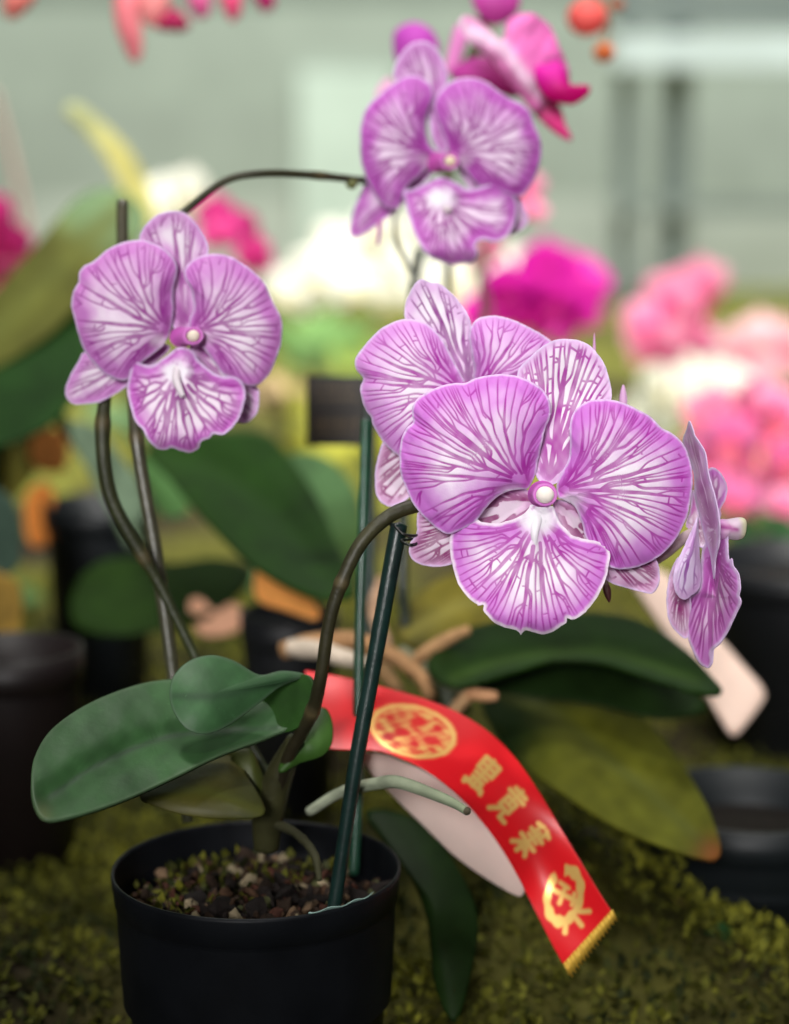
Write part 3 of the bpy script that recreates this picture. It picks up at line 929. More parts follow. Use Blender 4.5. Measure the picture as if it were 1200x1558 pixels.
f3 = mesh('flower', *(lambda W, Q, T, c: (W, [Q, T], M_PETAL, plant, c))(*patch(None, None, colv, plane_depth(D3 - 0.004, 1110, 804), None, colcol, nt=60, ns=12, bulge=0.0035, make=False)), solid=0.002)
P3 = dict(vein=lin(164, 30, 150), wash=lin(216, 130, 216), white=lin(242, 218, 242))
tepal('sepal', f3, p3([(222, 430), (255, 560), (262, 640), (240, 690), (190, 675), (178, 640), (200, 560)]), p3([(245, 680)])[0], p3([(215, 440)])[0], plane_depth(D3 + 0.010, 1055, 780), n0=4, gens=1, w0=4.0, washw=10, seed=71, pal=CRIM, nt=90, ns=20, straight=0.8)
tepal('sepal', f3, p3([(235, 640), (285, 600), (310, 740), (290, 790), (250, 780), (215, 700)]), p3([(300, 690)])[0], p3([(230, 650)])[0], plane_depth(D3 + 0.004, 1060, 805), n0=4, gens=1, w0=3.4, washw=10, seed=72, pal=CRIM, nt=90, ns=20, straight=0.8)
tepal('petal', f3, p3([(300, 330), (322, 302), (350, 293), (390, 320), (425, 380), (436, 430), (420, 500), (392, 552), (395, 590), (375, 640), (330, 600), (310, 450)]), p3([(350, 620)])[0], p3([(400, 320)])[0], plane_depth(D3 + 0.006, 1085, 740, 0.0002), n0=7, gens=1, w0=3.6, washw=20, washk=1.0, seed=73, pal=P3, nt=140, ns=30, cross=0.2)
tepal('petal', f3, p3([(200, 0), (182, 60), (160, 132), (200, 230), (230, 340), (235, 460), (265, 600), (300, 740), (330, 830), (346, 940), (352, 988), (360, 930), (365, 860), (388, 760), (390, 640), (380, 560), (355, 450), (330, 370), (314, 290), (308, 235), (296, 190), (268, 140), (236, 95), (222, 50)]), p3([(360, 690)])[0], p3([(240, 200)])[0], plane_depth(D3 - 0.006, 1070, 770, -0.0006, 0.00002), n0=9, gens=2, w0=3.4, washw=14, washk=0.65, seed=75, pal=P3, nt=260, ns=50, hub=p3([(300, 520)])[0], cross=0.9, rim=4.5, straight=0.8, gap=0.02)
tepal('lip', f3, p3([(300, 770), (320, 700), (390, 690), (425, 640), (440, 720), (446, 862), (466, 860), (476, 905), (510, 962), (520, 1040), (512, 1090), (521, 1140), (482, 1230), (440, 1320), (400, 1380), (342, 1440), (346, 1500), (330, 1535), (308, 1542), (260, 1510), (220, 1430), (190, 1350), (174, 1250), (182, 1120), (262, 1040), (272, 900), (282, 800)]), p3([(350, 800)])[0], p3([(300, 1530)])[0], plane_depth(D3 + 0.002, 1085, 900, -0.0003, -0.00002), n0=11, gens=2, w0=3.8, washw=46, washk=0.95, seed=77, pal=P3, nt=300, ns=60, hub=p3([(370, 1100)])[0], rim=6, cross=0.2, relief=lambda i: 0.004 * np.sin(np.pi * i['s'] / 2))
tepal('sepal', f3, p3([(130, 850), (78, 955), (60, 1060), (57, 1150), (70, 1240), (110, 1310), (182, 1357), (215, 1250), (200, 1050), (160, 900)]), p3([(150, 860)])[0], p3([(150, 1340)])[0], plane_depth(D3 + 0.008, 1030, 900), n0=5, gens=2, w0=4.0, washw=18, washk=0.5, seed=79, pal=CRIM, nt=150, ns=36, cross=1.2, vk=1.0)
tepal('sepal', f3, p3([(250, 600), (215, 680), (165, 790), (115, 900), (98, 990), (118, 1080), (165, 1117), (210, 1092), (256, 1050), (272, 980), (266, 880), (258, 780), (254, 680)]), p3([(248, 640)])[0], p3([(140, 1090)])[0], plane_depth(D3 - 0.004, 1045, 850, 0.0002), n0=5, gens=1, w0=3.2, washw=14, washk=0.35, seed=81, pal=dict(P3, white=lin(232, 216, 242), vein=lin(150, 60, 165)), nt=170, ns=40, cross=0.8, rim=4, bulge=0.003, straight=0.7)
tube('pedicel', f3, [(930, 872, 0.650), (975, 862, 0.648), (1010, 842, 0.644), (1035, 822, 0.640), (1062, 806, 0.634)], [6, 8, 9.5, 9.5, 8], np.array([0.42, 0.30, 0.25]), M_STEM, n=40, col2=np.array([0.60, 0.45, 0.48]))
# buds on the front spike
blob('flower_bud', plant, 948, 604, 0.643, 8.5, 19, 8.5, lin(222, 175, 218), M_PETAL, tip=0.6)
blob('flower_bud', plant, 904, 524, 0.640, 3.2, 18, 3.2, lin(222, 165, 214), M_PETAL, tip=0.7)
blob('flower_bud', plant, 924, 902, 0.634, 8.0, 15, 8, np.array([0.075, 0.022, 0.022]), M_STEM, tip=0.55, rot=math.pi + 0.2)
tube('bud_stalk', plant, [(924, 892, 0.634), (921, 880, 0.637), (915, 862, 0.641), (900, 838, 0.648)], [3, 3, 3, 3.5], np.array([0.10, 0.05, 0.035]), M_STEM, n=16)

# ------------------------------------------------------------------ flower L (left)
DL = 0.672
pl = lambda pts: tr(pts, 90, 310, 3.42857)
pz = lambda pts: tr(pts, 80, 250, 3.158)
fL = column(plant, 276, 513, DL, 16, 14, 294, 511, 9.5, (210, 100, 196), (248, 238, 220), length=0.007)
PL = dict(vein=lin(154, 18, 148), wash=lin(207, 108, 207), white=lin(244, 230, 244))
tepal('petal', fL, pl([(582, 650), (595, 560), (590, 470), (605, 390), (616, 330), (592, 280), (550, 240), (490, 206), (430, 190), (360, 195), (300, 215), (240, 250), (180, 300), (130, 326), (104, 362), (100, 410), (75, 460), (63, 530), (80, 600), (100, 680), (130, 760), (170, 820), (230, 880), (300, 915), (352, 918), (380, 880), (440, 820), (540, 740)]), pl([(585, 670)])[0], pl([(70, 540)])[0], plane_depth(DL - 0.001, 276, 510), n0=9, gens=3, tip_gap=7.4, cross=0.25, pale=46, w0=3.8, washw=52, seed=91, pal=PL, relief=lobe_relief((270, 505), 0.004, 150), hub=pl([(330, 560)])[0], throat=22, upwash=0.8, nt=360, ns=64, res=2.2)
tepal('petal', fL, pl([(690, 690), (680, 610), (705, 540), (690, 450), (656, 385), (660, 335), (700, 292), (760, 268), (830, 262), (900, 280), (970, 320), (1030, 370), (1075, 420), (1100, 480), (1130, 540), (1155, 590), (1163, 650), (1155, 730), (1130, 810), (1100, 880), (1050, 935), (1000, 950), (940, 930), (860, 890), (810, 830), (750, 750)]), pl([(690, 660)])[0], pl([(1140, 640)])[0], plane_depth(DL - 0.001, 285, 510), n0=9, gens=3, tip_gap=7.4, cross=0.25, pale=46, w0=3.8, washw=52, seed=93, pal=PL, relief=lobe_relief((290, 505), 0.004, 150), hub=pl([(900, 620)])[0], throat=22, upwash=0.8, nt=360, ns=64, res=2.2)
tepal('sepal', fL, pl([(612, 672), (580, 570), (590, 450), (560, 300), (480, 240), (420, 192), (430, 140), (470, 90), (520, 52), (580, 38), (640, 42), (690, 75), (730, 120), (765, 180), (778, 230), (768, 280), (720, 340), (700, 450), (712, 560), (718, 672)]), pl([(655, 640)])[0], pl([(590, 45)])[0], plane_depth(DL + 0.003, 276, 500), n0=5, gens=2, tip_gap=9, d0=7, w0=4.6, washw=34, washk=0.7, seed=95, pal=PL, hub=pl([(630, 250)])[0], nt=180, ns=44, cross=1.3, straight=0.75, res=2.2, start=0.03)
tepal('sepal', fL, pl([(140, 770), (100, 820), (60, 890), (32, 960), (36, 1010), (70, 1045), (130, 1045), (210, 1035), (280, 1000), (345, 958), (480, 850), (580, 750), (480, 730), (300, 755)]), pl([(575, 720)])[0], pl([(40, 1020)])[0], plane_depth(DL + 0.006, 260, 520), n0=5, gens=2, tip_gap=9, d0=7, w0=4.6, washw=28, washk=0.8, seed=97, pal=PL, nt=160, ns=40, cross=1.3, straight=0.7, res=2.2)
tepal('sepal', fL, pl([(1030, 955), (1042, 1010), (1035, 1080), (1000, 1130), (950, 1145), (900, 1110), (800, 930), (700, 780), (680, 740), (740, 715), (900, 830)]), pl([(690, 740)])[0], pl([(1000, 1120)])[0], plane_depth(DL + 0.006, 290, 530), n0=5, gens=2, tip_gap=9, d0=7, w0=4.6, washw=18, washk=0.6, seed=99, pal=PL, nt=140, ns=36, cross=0.9, straight=0.75, res=2.2)
tepal('lip', fL, pz([(388, 952), (366, 1020), (358, 1090), (375, 1170), (400, 1240), (435, 1280), (455, 1320), (500, 1365), (545, 1370), (570, 1360), (610, 1375), (660, 1385), (700, 1365), (715, 1332), (755, 1315), (772, 1296), (820, 1300), (860, 1270), (895, 1220), (920, 1150), (926, 1090), (906, 1040), (870, 1020), (820, 1018), (770, 1000), (700, 940), (670, 895), (605, 880), (540, 925), (480, 965), (430, 958)]), pz([(595, 985)])[0], pz([(590, 1370)])[0], plane_depth(DL - 0.004, 275, 560), n0=10, gens=2, w0=4.4, washw=36, washk=0.95, seed=101, pal=PL, nt=360, ns=64, relief=lip_relief(282, 605, 95, 150), hub=pz([(640, 1150)])[0], rim=6, gap=0.09, straight=0.65, start=0.18, res=2.2, pad=24)
tube('callus', fL, [(270, 562, DL - 0.004), (268, 578, DL - 0.010), (273, 592, DL - 0.013), (278, 603, DL - 0.014)], [8, 6.5, 5.5, 4.5], np.array([0.80, 0.74, 0.78]), M_PETAL, n=20)
tube('pedicel', fL, [(276, 513, DL + 0.004), (262, 500, DL + 0.012), (230, 470, DL + 0.018), (200, 440, DL + 0.022)], [7, 6, 5.5, 5.5], np.array([0.16, 0.12, 0.08]), M_STEM, n=20)

# ------------------------------------------------------------------ flower T (top)
DT = 0.738
pt = lambda pts: tr(pts, 530, 60, 4.0)
pq = lambda pts: tr(pts, 580, 240, 4.8)
fT = column(plant, 665, 247, DT, 14, 14, 685, 245, 8.5, (208, 90, 186), (244, 230, 200), length=0.008)
PT = dict(vein=lin(152, 26, 146), wash=lin(203, 106, 203), white=lin(240, 218, 240))
tepal('petal', fT, pt([(560, 700), (500, 650), (472, 560), (480, 460), (505, 390), (515, 335), (500, 282), (460, 240), (410, 220), (350, 225), (290, 255), (220, 310), (140, 380), (95, 450), (75, 530), (71, 620), (75, 720), (95, 810), (130, 890), (180, 970), (240, 1025), (300, 1030), (330, 970), (350, 910), (430, 830), (510, 760)]), pt([(530, 690)])[0], pt([(75, 620)])[0], plane_depth(DT - 0.001, 665, 245), n0=9, gens=2, tip_gap=8.5, pale=42, w0=4.2, washw=45, seed=111, pal=PT, relief=lobe_relief((660, 240), 0.005, 150), hub=pt([(290, 600)])[0], throat=18, upwash=1.0, nt=180, ns=40, res=1.8, washk=1.0)
tepal('petal', fT, pt([(620, 700), (590, 620), (545, 500), (522, 425), (526, 372), (560, 310), (620, 260), (690, 236), (760, 235), (840, 260), (910, 310), (970, 355), (1050, 390), (1110, 450), (1135, 530), (1165, 600), (1176, 670), (1165, 750), (1140, 830), (1100, 900), (1060, 950), (1000, 950), (900, 910), (790, 890), (710, 800), (655, 750)]), pt([(630, 685)])[0], pt([(1170, 640)])[0], plane_depth(DT - 0.001, 672, 245), n0=9, gens=2, tip_gap=8.5, pale=42, w0=4.2, washw=45, seed=113, pal=PT, relief=lobe_relief((680, 240), 0.005, 150), hub=pt([(860, 620)])[0], throat=18, upwash=1.0, nt=180, ns=40, res=1.8, washk=1.0)
tepal('sepal', fT, pt([(560, 690), (505, 600), (490, 450), (400, 310), (285, 245), (274, 190), (300, 120), (350, 50), (410, 15), (480, 15), (540, 60), (580, 130), (602, 200), (602, 262), (565, 335), (580, 500), (600, 670)]), pt([(570, 690)])[0], pt([(430, 20)])[0], plane_depth(DT + 0.0035, 660, 230), n0=6, gens=2, w0=4.2, washw=40, washk=0.75, seed=115, pal=PT, nt=140, ns=34, hub=pt([(450, 240)])[0], cross=1.0, straight=0.75, res=1.8)
tepal('sepal', fT, pt([(110, 870), (70, 940), (30, 1040), (10, 1130), (12, 1190), (50, 1205), (120, 1170), (200, 1110), (285, 1045), (450, 880), (535, 770), (420, 760), (250, 820)]), pt([(525, 745)])[0], pt([(15, 1190)])[0], plane_depth(DT + 0.006, 655, 250), n0=5, gens=2, w0=4.2, washw=40, washk=0.95, seed=117, pal=PT, nt=120, ns=30, cross=0.8, res=1.8, straight=0.7)
tepal('sepal', fT, pq([(1010, 290), (1045, 360), (1076, 430), (1060, 490), (1000, 540), (900, 560), (720, 330), (560, 90), (620, 60), (800, 140)]), pq([(580, 80)])[0], pq([(1060, 480)])[0], plane_depth(DT + 0.006, 680, 250), n0=5, gens=2, w0=4.0, washw=18, washk=0.6, seed=119, pal=PT, nt=120, ns=30, cross=0.8, res=1.8, straight=0.7)
tepal('lip', fT, pq([(150, 216), (170, 300), (190, 400), (220, 510), (260, 600), (310, 680), (370, 730), (440, 760), (520, 786), (590, 770), (650, 772), (690, 742), (705, 690), (690, 640), (720, 605), (765, 602), (820, 616), (900, 590), (960, 512), (990, 420), (986, 312), (950, 240), (890, 195), (820, 186), (750, 205), (640, 230), (560, 190), (450, 140), (380, 160), (250, 222), (190, 236)]), pq([(430, 270)])[0], pq([(520, 770)])[0], plane_depth(DT - 0.005, 672, 300), n0=10, gens=2, w0=4.0, washw=38, washk=1.0, seed=121, pal=PT, nt=180, ns=40, hub=pq([(560, 400)])[0], relief=lip_relief(685, 330, 85, 125), rim=6, gap=0.1, res=1.8, straight=0.65, pad=24)
blob('callus', fT, 680, 318, DT - 0.016, 8, 6, 6, np.array([0.80, 0.70, 0.74]), M_PETAL)
tube('pedicel', fT, [(665, 247, DT + 0.005), (655, 252, DT + 0.012), (642, 258, DT + 0.016), (620, 268, DT + 0.017)], [7, 6, 5, 5], np.array([0.16, 0.10, 0.08]), M_STEM, n=20)
# tendril-like old stalk under the top bloom
tube('flower_stem', plant, [(578, 335, 0.742), (577, 350, 0.742), (575, 372, 0.742)], [3.5, 3.5, 2.5], lin(190, 110, 170), M_STEM, n=12)

# aerial root of the front plant
tube('aerial_root', plant, [(470, 1235, 0.672), (520, 1205, 0.662), (575, 1192, 0.648), (605, 1190, 0.642), (650, 1205, 0.638), (690, 1222, 0.634), (712, 1236, 0.632)], [8, 8.5, 9.5, 10, 9.5, 8.5, 6], np.array([0.30, 0.33, 0.24]), M_ROOT, n=50, col2=np.array([0.20, 0.24, 0.15]))
blob('root_tip', plant, 710, 1234, 0.632, 6.5, 6.5, 6.5, np.array([0.06, 0.05, 0.03]), M_ROOT)
for pts, r in (([(410, 1250, 0.668), (450, 1268, 0.658), (478, 1300, 0.650), (486, 1340, 0.648)], 7),):
    tube('aerial_root', plant, pts, [r, r, r, r * 0.7], np.array([0.040, 0.040, 0.018]), M_ROOT, n=30, rough=0.12)

# ================================================================== STAKES
GREENSTK = np.array([0.012, 0.040, 0.030])
SG = 'plant stakes around the striped orchid'


def stake(pts, r, label, col=GREENSTK, col2=None, nodes=()):
    b = pts[0]
    o = tube('plant_stake', None, pts, r, col, M_STAKE, n=80, col2=col2, origin=P(*b), nodes=nodes)
    return tag(o, label, 'plant stake', SG)


stake([(500, 1420, 0.645), (508, 1380, 0.645), (540, 1170, 0.642), (565, 1030, 0.641), (590, 890, 0.640), (607, 798, 0.640)], [11, 11, 12, 12.5, 13, 13.5], 'thick dark green stake tied to the arching front stem', np.array([0.006, 0.020, 0.017]))
stake([(538, 1330, 0.690), (544, 1200, 0.692), (546, 1000, 0.696), (552, 800, 0.702), (556, 640, 0.708)], [8.5, 8.5, 8.5, 8, 8], 'thin upright green stake just behind the tied stem stake', np.array([0.014, 0.060, 0.034]))
stake([(286, 1250, 0.690), (262, 1020, 0.692), (238, 850, 0.694), (218, 735, 0.695), (207, 660, 0.696), (196, 500, 0.705), (187, 380, 0.712), (186, 306, 0.716)], [9, 9.5, 10.5, 11, 11, 10, 9.5, 9], 'brownish bamboo stake rising behind the left bloom', np.array([0.060, 0.062, 0.036]), col2=np.array([0.055, 0.050, 0.030]), nodes=(0.62,))
# black wire tie
tie = tube('wire_tie', None, [(600, 800, 0.629), (612, 812, 0.626), (630, 815, 0.628), (638, 812, 0.632), (628, 820, 0.634), (610, 822, 0.630), (622, 829, 0.627), (634, 826, 0.630), (620, 815, 0.640), (596, 800, 0.644), (585, 788, 0.640)], [2.2] * 3, np.array([0.008, 0.010, 0.008]), M_STAKE, n=90, ns=8, origin=P(610, 812, 0.63))
tag(tie, 'thin black wire looped round the front stem and its stake', 'wire tie')

# ================================================================== RIBBON
up_e = [(464, 1020), (484, 1024), (520, 1030), (560, 1040), (600, 1050), (650, 1065), (700, 1086), (745, 1115), (785, 1155), (820, 1205), (850, 1255), (880, 1305), (908, 1352), (930, 1386)]
lo_e = [(478, 1135), (505, 1140), (540, 1141), (575, 1143), (610, 1154), (650, 1174), (690, 1204), (725, 1240), (757, 1282), (785, 1328), (806, 1370), (826, 1410), (843, 1443), (857, 1468)]
rib = thing('award_ribbon', 'red satin award ribbon with gold print draped beside the black pot', 'ribbon', V(600, 1100, 0.66))
nu, nw = 420, 90


def ribbon_surface(ua, ub):
    A = crspline(up_e, nu)
    Bq = crspline(lo_e, nu)
    k = np.linspace(0, 1, nw)
    XY = A[:, None] * (1 - k)[None, :, None] + Bq[:, None] * k[None, :, None]
    u = np.linspace(0, 1, nu)[:, None] * np.ones((1, nw))
    kk = np.ones((nu, 1)) * k[None]
    # lies flat at its knot, hangs upright at the tail
    D = 0.712 - 0.045 * u - 0.030 * (1 - sm(0.2, 0.85, u)) * kk + 0.004 * np.sin(u * 9) * 0.6 + 0.0015 * np.sin(kk * 5 + u * 6)
    return XY, D, u, kk


XY, D, U, K = ribbon_surface(0, 1)
X, Y = XY[..., 0], XY[..., 1]
g = np.zeros_like(X)
# round seal
a = math.radians(14)
sx, sy = X - 628, Y - 1113
p_, q_ = (sx * math.cos(a) + sy * math.sin(a)) / 70.0, (-sx * math.sin(a) + sy * math.cos(a)) / 41.0
r_ = np.hypot(p_, q_)
th = np.arctan2(q_, p_)
seal = (r_ < 1.0).astype(float)
holes = np.zeros_like(X)
for hx, hy, hr in ((0.05, -0.38, 0.20), (-0.22, 0.12, 0.20), (0.42, 0.16, 0.20), (-0.55, -0.3, 0.12), (0.1, 0.45, 0.12), (-0.5, 0.45, 0.14), (0.5, -0.35, 0.12)):
    holes = np.maximum(holes, 1 - sm(hr * 0.5, hr * 1.3, np.hypot(p_ - hx, q_ - hy)))
seal = 1 - sm(0.94, 1.03, r_)
pattern = 0.48 + 0.40 * np.clip(wob(p_, q_, 14, 2.0) * 1.6, -1, 1)
ringline = np.exp(-((r_ - 0.9) / 0.07) ** 2)
g = np.maximum(g, seal * (1 - 0.95 * holes) * np.maximum(pattern * sm(0.0, 0.5, r_ + 0.3), ringline))


def bars(px, py, ang, segs, kk_=1.14):
    """gold strokes: (p0,q0,p1,q1,halfwidth) in px, p along the ribbon, q across it"""
    global g
    c, s = math.cos(ang), math.sin(ang)
    dx, dy = (X - px) / kk_, (Y - py) / kk_
    pp, qq = dx * c + dy * s, dx * s - dy * c
    for p0, q0, p1, q1, hw in segs:
        ex, ey = p1 - p0, q1 - q0
        t = np.clip(((pp - p0) * ex + (qq - q0) * ey) / (ex * ex + ey * ey + 1e-6), 0, 1)
        dd = np.hypot(pp - p0 - t * ex, qq - q0 - t * ey)
        g = np.maximum(g, np.clip((hw + 2.0 - dd) / 3.2, 0, 1))


c1 = [(-11, 20, 12, 20, 2.9), (-11, 12, 12, 12, 2.7), (-11, 4, 12, 4, 2.7), (-11, 20, -11, 4, 2.7), (12, 20, 12, 4, 2.7), (0, 22, 0, -20, 2.9), (-9, -3, 9, -3, 2.7), (-8, -10, 8, -10, 2.7), (-13, -23, -4, -10, 2.9), (15, -22, 4, -10, 2.9), (-14, -19, 14, -19, 2.9)]
c2 = [(-9, 22, 10, 22, 2.9), (-13, 15, 13, 15, 2.9), (0, 25, 0, 2, 2.7), (-8, 8, 8, 8, 2.7), (-8, 8, -8, -8, 2.7), (8, 8, 8, -8, 2.7), (-8, 0, 8, 0, 2.4), (-8, -8, 8, -8, 2.7), (-2, -8, -14, -22, 2.9), (3, -8, 4, -20, 2.8), (4, -20, 14, -20, 2.8)]
c3 = [(-12, 20, -3, 23, 2.7), (3, 23, 12, 20, 2.7), (-6, 22, -6, 8, 2.7), (6, 22, 6, 8, 2.7), (-12, 9, 12, 9, 2.9), (0, 14, 0, -24, 2.9), (-8, 2, 8, 2, 2.7), (-14, -6, 14, -6, 2.9), (-2, -8, -13, -22, 2.9), (2, -8, 13, -20, 2.9), (-6, -16, 6, -16, 2.4)]
bars(734, 1178, math.radians(42), c1)
bars(773, 1224, math.radians(48), c2)
bars(808, 1277, math.radians(55), c3)
# swirl emblem
ex, ey = X - 858, Y - 1363
aa = math.radians(12)
ep, eq = (ex * math.cos(aa) + ey * math.sin(aa)), (-ex * math.sin(aa) + ey * math.cos(aa))
er = np.hypot(ep / 26.0, eq / 42.0)
et = np.arctan2(eq / 42.0, ep / 27.0)
arc = np.clip((0.25 + 0.04 * np.sin(et * 9) - np.abs(er - 0.95)) * 12, 0, 1) * (~((et > -2.35) & (et < -1.85)))
g = np.maximum(g, arc)
bars(858, 1363, math.radians(62), [(-16, -10, 12, 10, 3.2), (-10, 8, 6, -10, 2.6), (-18, 4, -6, 10, 2.5), (32, -14, 44, -22, 3.2), (34, 0, 46, 2, 3.2), (28, 8, 34, 20, 3.0), (4, 14, 16, 4, 2.4)])
V_ = P(X, Y, D).reshape(-1, 3)
i, j = np.meshgrid(np.arange(nu - 1), np.arange(nw - 1), indexing='ij')
a0 = (i * nw + j).ravel()
Q = np.stack([a0, a0 + nw, a0 + nw + 1, a0 + 1], 1)
mr = bpy.data.materials.new('satin_ribbon')
mr.use_nodes = True
nt_ = mr.node_tree
bs = nt_.nodes['Principled BSDF']
at = nt_.nodes.new('ShaderNodeAttribute')
at.attribute_name = 'gold'
mxc = nt_.nodes.new('ShaderNodeMix')
mxc.data_type = 'RGBA'
mxc.inputs['A'].default_value = (0.84, 0.012, 0.020, 1)
mxc.inputs['B'].default_value = (0.92, 0.58, 0.17, 1)
nt_.links.new(at.outputs['Fac'], mxc.inputs['Factor'])
nt_.links.new(mxc.outputs['Result'], bs.inputs['Base Color'])
mm = nt_.nodes.new('ShaderNodeMath')
mm.operation = 'MULTIPLY'
mm.inputs[1].default_value = 0.5
nt_.links.new(at.outputs['Fac'], mm.inputs[0])
nt_.links.new(mm.outputs[0], bs.inputs['Metallic'])
bs.inputs['Roughness'].default_value = 0.34
bs.inputs['Specular IOR Level'].default_value = 0.5
trn = nt_.nodes.new('ShaderNodeBsdfTranslucent')
nt_.links.new(mxc.outputs['Result'], trn.inputs['Color'])
msx = nt_.nodes.new('ShaderNodeMixShader')
m2 = nt_.nodes.new('ShaderNodeMath')
m2.operation = 'MULTIPLY_ADD'
m2.inputs[1].default_value = -0.3
m2.inputs[2].default_value = 0.3
nt_.links.new(at.outputs['Fac'], m2.inputs[0])
nt_.links.new(m2.outputs[0], msx.inputs[0])
nt_.links.new(bs.outputs[0], msx.inputs[1])
nt_.links.new(trn.outputs[0], msx.inputs[2])
nt_.links.new(msx.outputs[0], nt_.nodes['Material Output'].inputs['Surface'])
mesh('ribbon_strip', V_, Q, mr, rib, np.full((len(V_), 3), 0.5), extra={'gold': g.ravel()}, solid=0.0003)
# gold fringe
nf = 60
e0, e1 = np.array([931, 1384.0]), np.array([857, 1466.0])
W, Cc = [], []
for k in range(nf):
    t = k / (nf - 1)
    p = e0 * (1 - t) + e1 * t
    ln = 18 + (6 if k % 4 < 2 else 0) + 4 * math.sin(k * 2.1) * 0.3
    o = np.array([0.42, 0.91]) * ln * (0.75 + 0.35 * t)
    dd = 0.6665 - 0.0003 * (k % 4)
    for f in (0, 0.5, 1.0):
        W.append(P(p[0] + o[0] * f, p[1] + o[1] * f, dd - 0.0004 * math.sin(f * 3)))
        Cc.append(np.array([0.80, 0.50, 0.07]) * (1.0 if (k % 4 < 2 or f < 0.9) else 0.8))
i, j = np.meshgrid(np.arange(nf - 1), np.arange(2), indexing='ij')
a0 = (i * 3 + j).ravel()
mesh('fringe', np.array(W), np.stack([a0, a0 + 3, a0 + 4, a0 + 1], 1), material('gold_thread', rough=0.4, spec=0.5, metal=0.35, trans=0.2), rib, np.array(Cc), solid=0.0008)
# white backing tail beneath
patch('backing_strip', rib, [(545, 1150), (578, 1146), (612, 1158), (655, 1178), (700, 1212), (740, 1256), (775, 1302), (797, 1338), (797, 1358), (786, 1363), (742, 1338), (692, 1302), (640, 1252), (590, 1203)], lambda x, y: 0.706 - 0.00010 * (x - 600), material('white_backing', rough=0.6, spec=0.3, trans=0.25, noise=0.04), lambda i: np.tile(lin(247, 224, 214), (len(i['x']), 1)), nt=120, ns=20, bulge=0.002, solid=0.0004)

# ================================================================== OTHER PLANTS BEHIND
rp = thing('broad_leaf_orchid', 'leafy orchid without blooms, its olive leaves spreading right behind the ribbon', 'orchid', V(690, 1075, 0.80))
rr1 = [(690, 1035), (760, 1010), (850, 996), (940, 1000), (1060, 1040)]
patch('leaf', rp, [(650, 1008), (700, 966), (760, 946), (850, 936), (930, 937), (990, 954), (1042, 990), (1078, 1026), (1098, 1056), (1040, 1050), (960, 1020), (870, 1006), (790, 1016), (720, 1042), (675, 1040)], plane_depth(0.785, 860, 990, 0, -0.0006), M_LEAF, leafcol((0.010, 0.028, 0.004), rr1, (0.035, 0.07, 0.012), 9, seed=21), relief=ribrel(rr1, 0.005, 18), nt=90, ns=18, solid=0.0015)
patch('leaf', rp, [(700, 1044), (790, 1018), (890, 1010), (980, 1028), (1060, 1058), (1072, 1082), (1000, 1092), (900, 1070), (800, 1058)], plane_depth(0.80, 880, 1050, 0, -0.0003), M_LEAF, leafcol((0.012, 0.028, 0.006), seed=22), nt=70, ns=12, solid=0.0015)
rr2 = [(760, 1055), (850, 1095), (930, 1160), (1010, 1230), (1085, 1300)]
patch('leaf', rp, [(735, 1062), (800, 1034), (880, 1038), (950, 1072), (1012, 1130), (1060, 1200), (1088, 1258), (1096, 1298), (1076, 1308), (1000, 1286), (930, 1256), (860, 1212), (800, 1170), (755, 1118)], plane_depth(0.775, 930, 1170, -0.00002, -0.0004), M_LEAF, leafcol((0.090, 0.095, 0.010), rr2, (0.075, 0.085, 0.018), 10, tip=(1085, 1302), tipcol=(0.20, 0.07, 0.02), tipr=24, seed=23, dark=(880, 1130, 780, 1090, (0.012, 0.025, 0.005))), relief=ribrel(rr2, 0.005, 24), nt=110, ns=22, solid=0.0015)  # left part painted darker: shading put into the leaf colour
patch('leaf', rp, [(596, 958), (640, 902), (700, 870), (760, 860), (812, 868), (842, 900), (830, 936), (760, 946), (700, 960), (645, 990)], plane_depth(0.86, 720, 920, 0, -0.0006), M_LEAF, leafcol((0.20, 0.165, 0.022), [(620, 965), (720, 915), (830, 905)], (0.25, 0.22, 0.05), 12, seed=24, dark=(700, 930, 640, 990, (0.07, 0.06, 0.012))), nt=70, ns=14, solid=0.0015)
patch('leaf', rp, [(556, 1236), (600, 1236), (650, 1262), (700, 1330), (726, 1400), (716, 1480), (692, 1556), (664, 1500), (652, 1400), (620, 1320), (580, 1270)], plane_depth(0.715, 650, 1380, 0, -0.0002), M_LEAF, leafcol((0.008, 0.020, 0.004), seed=25), nt=70, ns=14, bulge=0.004, solid=0.0015)
ROOTC = np.array([0.36, 0.22, 0.12])
for pts, r, c in (
        ([(430, 990, 0.80), (480, 978, 0.795), (540, 975, 0.79), (600, 1000, 0.785), (640, 1030, 0.78), (655, 1062, 0.775)], 15, (0.33, 0.18, 0.08)),
        ([(440, 985, 0.79), (490, 990, 0.785), (520, 1000, 0.78), (560, 1010, 0.78)], 15, (0.50, 0.42, 0.33)),
        ([(610, 990, 0.80), (650, 1020, 0.79), (700, 1046, 0.785), (720, 1046, 0.78)], 11, (0.22, 0.23, 0.14)),
        ([(632, 1004, 0.785), (660, 985, 0.785), (690, 968, 0.785), (714, 958, 0.785)], 11, (0.42, 0.24, 0.11)),
        ([(682, 1092, 0.765), (702, 1068, 0.765), (718, 1048, 0.77), (706, 1028, 0.775)], 11, (0.46, 0.28, 0.14)),
        ([(712, 1054, 0.765), (735, 1058, 0.762), (756, 1060, 0.76)], 10, (0.46, 0.24, 0.12)),
        ([(560, 1000, 0.81), (590, 1030, 0.80), (610, 1060, 0.79)], 13, (0.24, 0.14, 0.06)),
        ([(590, 985, 0.82), (570, 930, 0.83), (580, 880, 0.84)], 11, (0.42, 0.26, 0.16))):
    tube('aerial_root', rp, pts, [r * 0.9, r, r * 0.95, r * 0.7], np.array(c), M_ROOT, n=30, rough=0.08)
